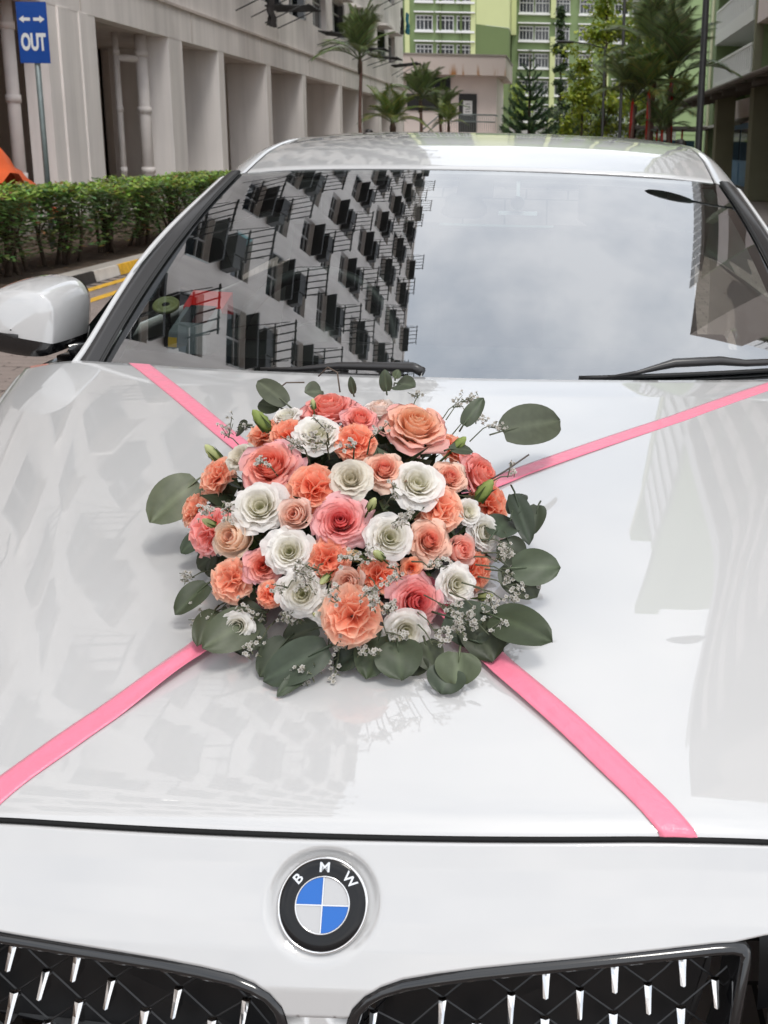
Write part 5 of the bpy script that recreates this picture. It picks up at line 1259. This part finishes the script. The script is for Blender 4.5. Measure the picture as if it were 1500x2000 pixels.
    obj('calyx', cx_, m_stem, fl, smooth=True).matrix_parent_inverse = root_inv
    for P, c_ in outer:
        put('petal', MB().grid(P, c_), M, fl).matrix_parent_inverse = root_inv
for i, (kind, colk, x, y, z, nx, ny, nz, R) in enumerate(FLOWERS): flower(kind, colk, (x, y, z), (nx, ny, nz), R*1.0, 100+i)
# buds
for i, (k, x, y, z, ax, ay, az, R) in enumerate(BUDS):
    r = random.Random(i); M = Matrix.Translation((x, y, z)) @ orient((ax, ay, az), r.random()*6)
    c0 = {'w': (226, 228, 176), 'g': (172, 186, 112), 'p': (240, 190, 160)}[k]; mb = MB(); n = 15
    prof = [(.02, -1.), (.30, -.85), (.48, -.45), (.50, 0), (.42, .5), (.24, .9), (.04, 1.1)]
    P = np.array([[(rr*(1+.12*math.cos(5*(a+z_*1.2)))*math.cos(a+z_*.8)*R, rr*(1+.12*math.cos(5*(a+z_*1.2)))*math.sin(a+z_*.8)*R, z_*R) for a in np.linspace(0, 2*math.pi, n+1)[:-1]] for rr, z_ in prof])
    tt = np.linspace(0, 1, len(prof))[:, None, None]; cc = np.array(s2l(138, 158, 84))*(1-tt)+np.array(s2l(*c0))*tt+np.zeros((len(prof), n, 3))
    mb.grid(P, cc, wrap=True)
    for q in range(5):
        a = q*6.283/5; s_ = np.array([[(R*(.53+.05*t)*math.cos(a+w_*.32*(1-t)), R*(.53+.05*t)*math.sin(a+w_*.32*(1-t)), R*(-.8+1.35*t)) for w_ in (-1, 0, 1)] for t in (0, .33, .66, 1)]); mb.grid(s_, (.07, .10, .03))
    mb.tube([(0, 0, -R*.9), (0, .1*R, -R*3)], R*.12, 5, col=(.08, .11, .03))
    put('flower_bud', mb, M, bq)
# eucalyptus leaves
def euc(B, T, w_, shade, seed, fold=.18, curl=.1):
    r = random.Random(seed); B, T = Vector(B), Vector(T); d = T-B; L = d.length; d.normalize()
    up = Vector((r.uniform(-.2, .2), -.85+r.uniform(-.2, .2), .8)) if not shade else Vector((.1, -1., .6)); s = d.cross(up).normalized(); n_ = s.cross(d).normalized(); nu, nv = 9, 12; mb = MB(); P = []; C_ = []
    g0 = np.array(s2l(80, 87, 67)) if shade else np.array(s2l(58, 65, 48)); g0 = g0*r.uniform(.75, 1.25)*np.array([1+r.uniform(-.08, .08), 1, 1+r.uniform(-.1, .15)])
    for j in range(nv):
        t = j/(nv-1); wd = w_/2*(math.sin(math.pi*min(t*.95+.05, 1)**.86)**.52 if t < 1 else .03); rp = []; rc = []
        for i in range(nu):
            u = i/(nu-1)*2-1; p_ = B+d*(L*t)+s*(wd*u)+n_*(fold*wd*abs(u)**1.3-curl*L*(t-.5)**2*2+.03*w_*math.sin(u*4+t*5+seed)); rp.append(tuple(p_)); rc.append(g0*(1.55 if i == 4 else (1.0+.10*abs(u))))
        P.append(rp); C_.append(rc)
    mb.grid(np.array(P), np.array(C_))
    q = B-d*L*.2-n_*.006; mb.tube([q, B, B+d*L*.3-n_*.0008], [.0013, .0012, .0006], 5, col=tuple(g0*1.5))
    return obj('eucalyptus_leaf', mb, m_bleaf, bq, smooth=True)
for i, l in enumerate(LEAVES): euc(l[:3], l[3:6], l[6], l[7], i)
# curved twig over the top
tw_ = MB(); tw_.tube([(-.20, .62, 1.055), (-.175, .63, 1.075), (-.15, .63, 1.076)], .0011, 5, col=(.10, .07, .05)); tw_.tube([(-.13, .63, 1.085), (-.115, .62, 1.1), (-.10, .61, 1.095), (-.095, .60, 1.07)], .0011, 5, col=(.1, .07, .05)); tw_.tube([(.10, .47, .98), (.135, .48, 1.0), (.165, .49, 1.02)], .0012, 5, col=(.08, .06, .05))
obj('twig', tw_, m_stem, bq, smooth=True)
# hidden greenery that fills the dome
fb = MB(); r = random.Random(77)
for k in range(900):
    a = r.uniform(0, 6.283); e = math.asin(r.random()); q = r.uniform(.62, .86)
    c_ = Vector((-.066+.202*q*math.cos(a)*math.cos(e), .475+.225*q*math.sin(a)*math.cos(e), .885+.178*q*math.sin(e)))
    if c_.z < hz(c_.x, c_.y)+.006: c_.z = hz(c_.x, c_.y)+.008+r.random()*.02
    leaf_quad(fb, c_, (r.uniform(-1, 1), r.uniform(-1, 1), r.uniform(-.1, .8)), (r.uniform(-1, 1), r.uniform(-1, 1), 1), r.uniform(.03, .055), r.uniform(.007, .013), tuple(np.array((.028, .04, .016))*r.uniform(.6, 1.5)))
tag(obj('filler_greenery', fb, m_bleaf, bq), kind='stuff')
fo_ = MB(); Pf = [[(-.066+.135*math.cos(a)*w_, .475+.145*math.sin(a)*w_, 0) for a in np.linspace(0, 6.283, 25)[:-1]] for w_ in (1, 1, .9, .6, .05)]
for row, h_ in zip(Pf, (.003, .05, .085, .105, .11)): row[:] = [(x, y, max(hz(x, y)+.003, hz(-.066, .475)+h_) if h_ > .01 else hz(x, y)+.002) for x, y, _ in row]
fo_.grid(np.array(Pf), wrap=True); obj('floral_foam', fo_, mat('dark_green_foam', (.015, .025, .012), rough=.95, bump=.4), bq, smooth=True)
# statice sprigs
def floret(mb, P, n_, s, r):
    M = Matrix.Translation(P) @ orient(n_, r.random()*6)
    for k in range(5):
        a = k*1.2566; c_, s_ = math.cos(a), math.sin(a); w_ = .42
        V = [(0, 0, 0), (s*(c_*.6-s_*w_), s*(s_*.6+c_*w_), s*.25), (s*c_, s*s_, s*.35), (s*(c_*.6+s_*w_), s*(s_*.6-c_*w_), s*.25)]
        q = r.uniform(.8, 1); mb.add([tuple(M @ Vector(p)) for p in V], [(0, 3, 2, 1)], [(.30, .26, .18)]+[(.80*q, .78*q, .74*q)]*3)
    mb.tube([P, P-Vector(n_).normalized()*s*1.6], [s*.22, s*.12], 4, col=(.20, .22, .12), caps=False)
ctr = Vector((-.066, .475, .93))
for i, (x, y, z, nx, ny, nz) in enumerate(SPRIGS):
    r = random.Random(500+i); P = Vector((x, y, z)); N_ = Vector((nx, ny, nz)); mb = MB(); root = ctr.lerp(P, .88)-N_*.012
    root.z = max(root.z, hz(root.x, root.y)+.015)
    t1 = (P-root).normalized(); st_ = MB(); st_.tube([root, root.lerp(P, .6)+Vector((0, 0, .004)), P], [.0011, .0009, .0006], 4, col=(.08, .09, .05), caps=False)
    side = t1.cross(Vector((0, -.5, 1))).normalized(); LL = r.uniform(.016, .03)
    sd = (side*r.choice((-1, 1))+t1*r.uniform(.2, .9)).normalized()
    for b in range(r.randint(2, 3)):
        dd = (sd+Vector((r.gauss(0, .45), r.gauss(0, .45), r.gauss(0, .35)))).normalized(); E_ = P+dd*LL*r.uniform(.6, 1.1)
        st_.tube([P-t1*.006, E_], [.0007, .0005], 4, col=(.08, .09, .05), caps=False)
        for k in range(r.randint(5, 8)):
            q = r.uniform(.15, 1.05); c_ = P.lerp(E_, q)+Vector((r.gauss(0, .0028), r.gauss(0, .0028), r.gauss(0, .0028)))
            if c_.z < hz(c_.x, c_.y)+.004: c_.z = hz(c_.x, c_.y)+.004
            floret(mb, c_, (r.gauss(0, .6), -.55+r.gauss(0, .5), .8+r.gauss(0, .4)), r.uniform(.0023, .0033), r)
    o = obj('statice_sprig', mb, m_petal, bq, smooth=False); obj('stem', st_, m_stem, o, smooth=True)
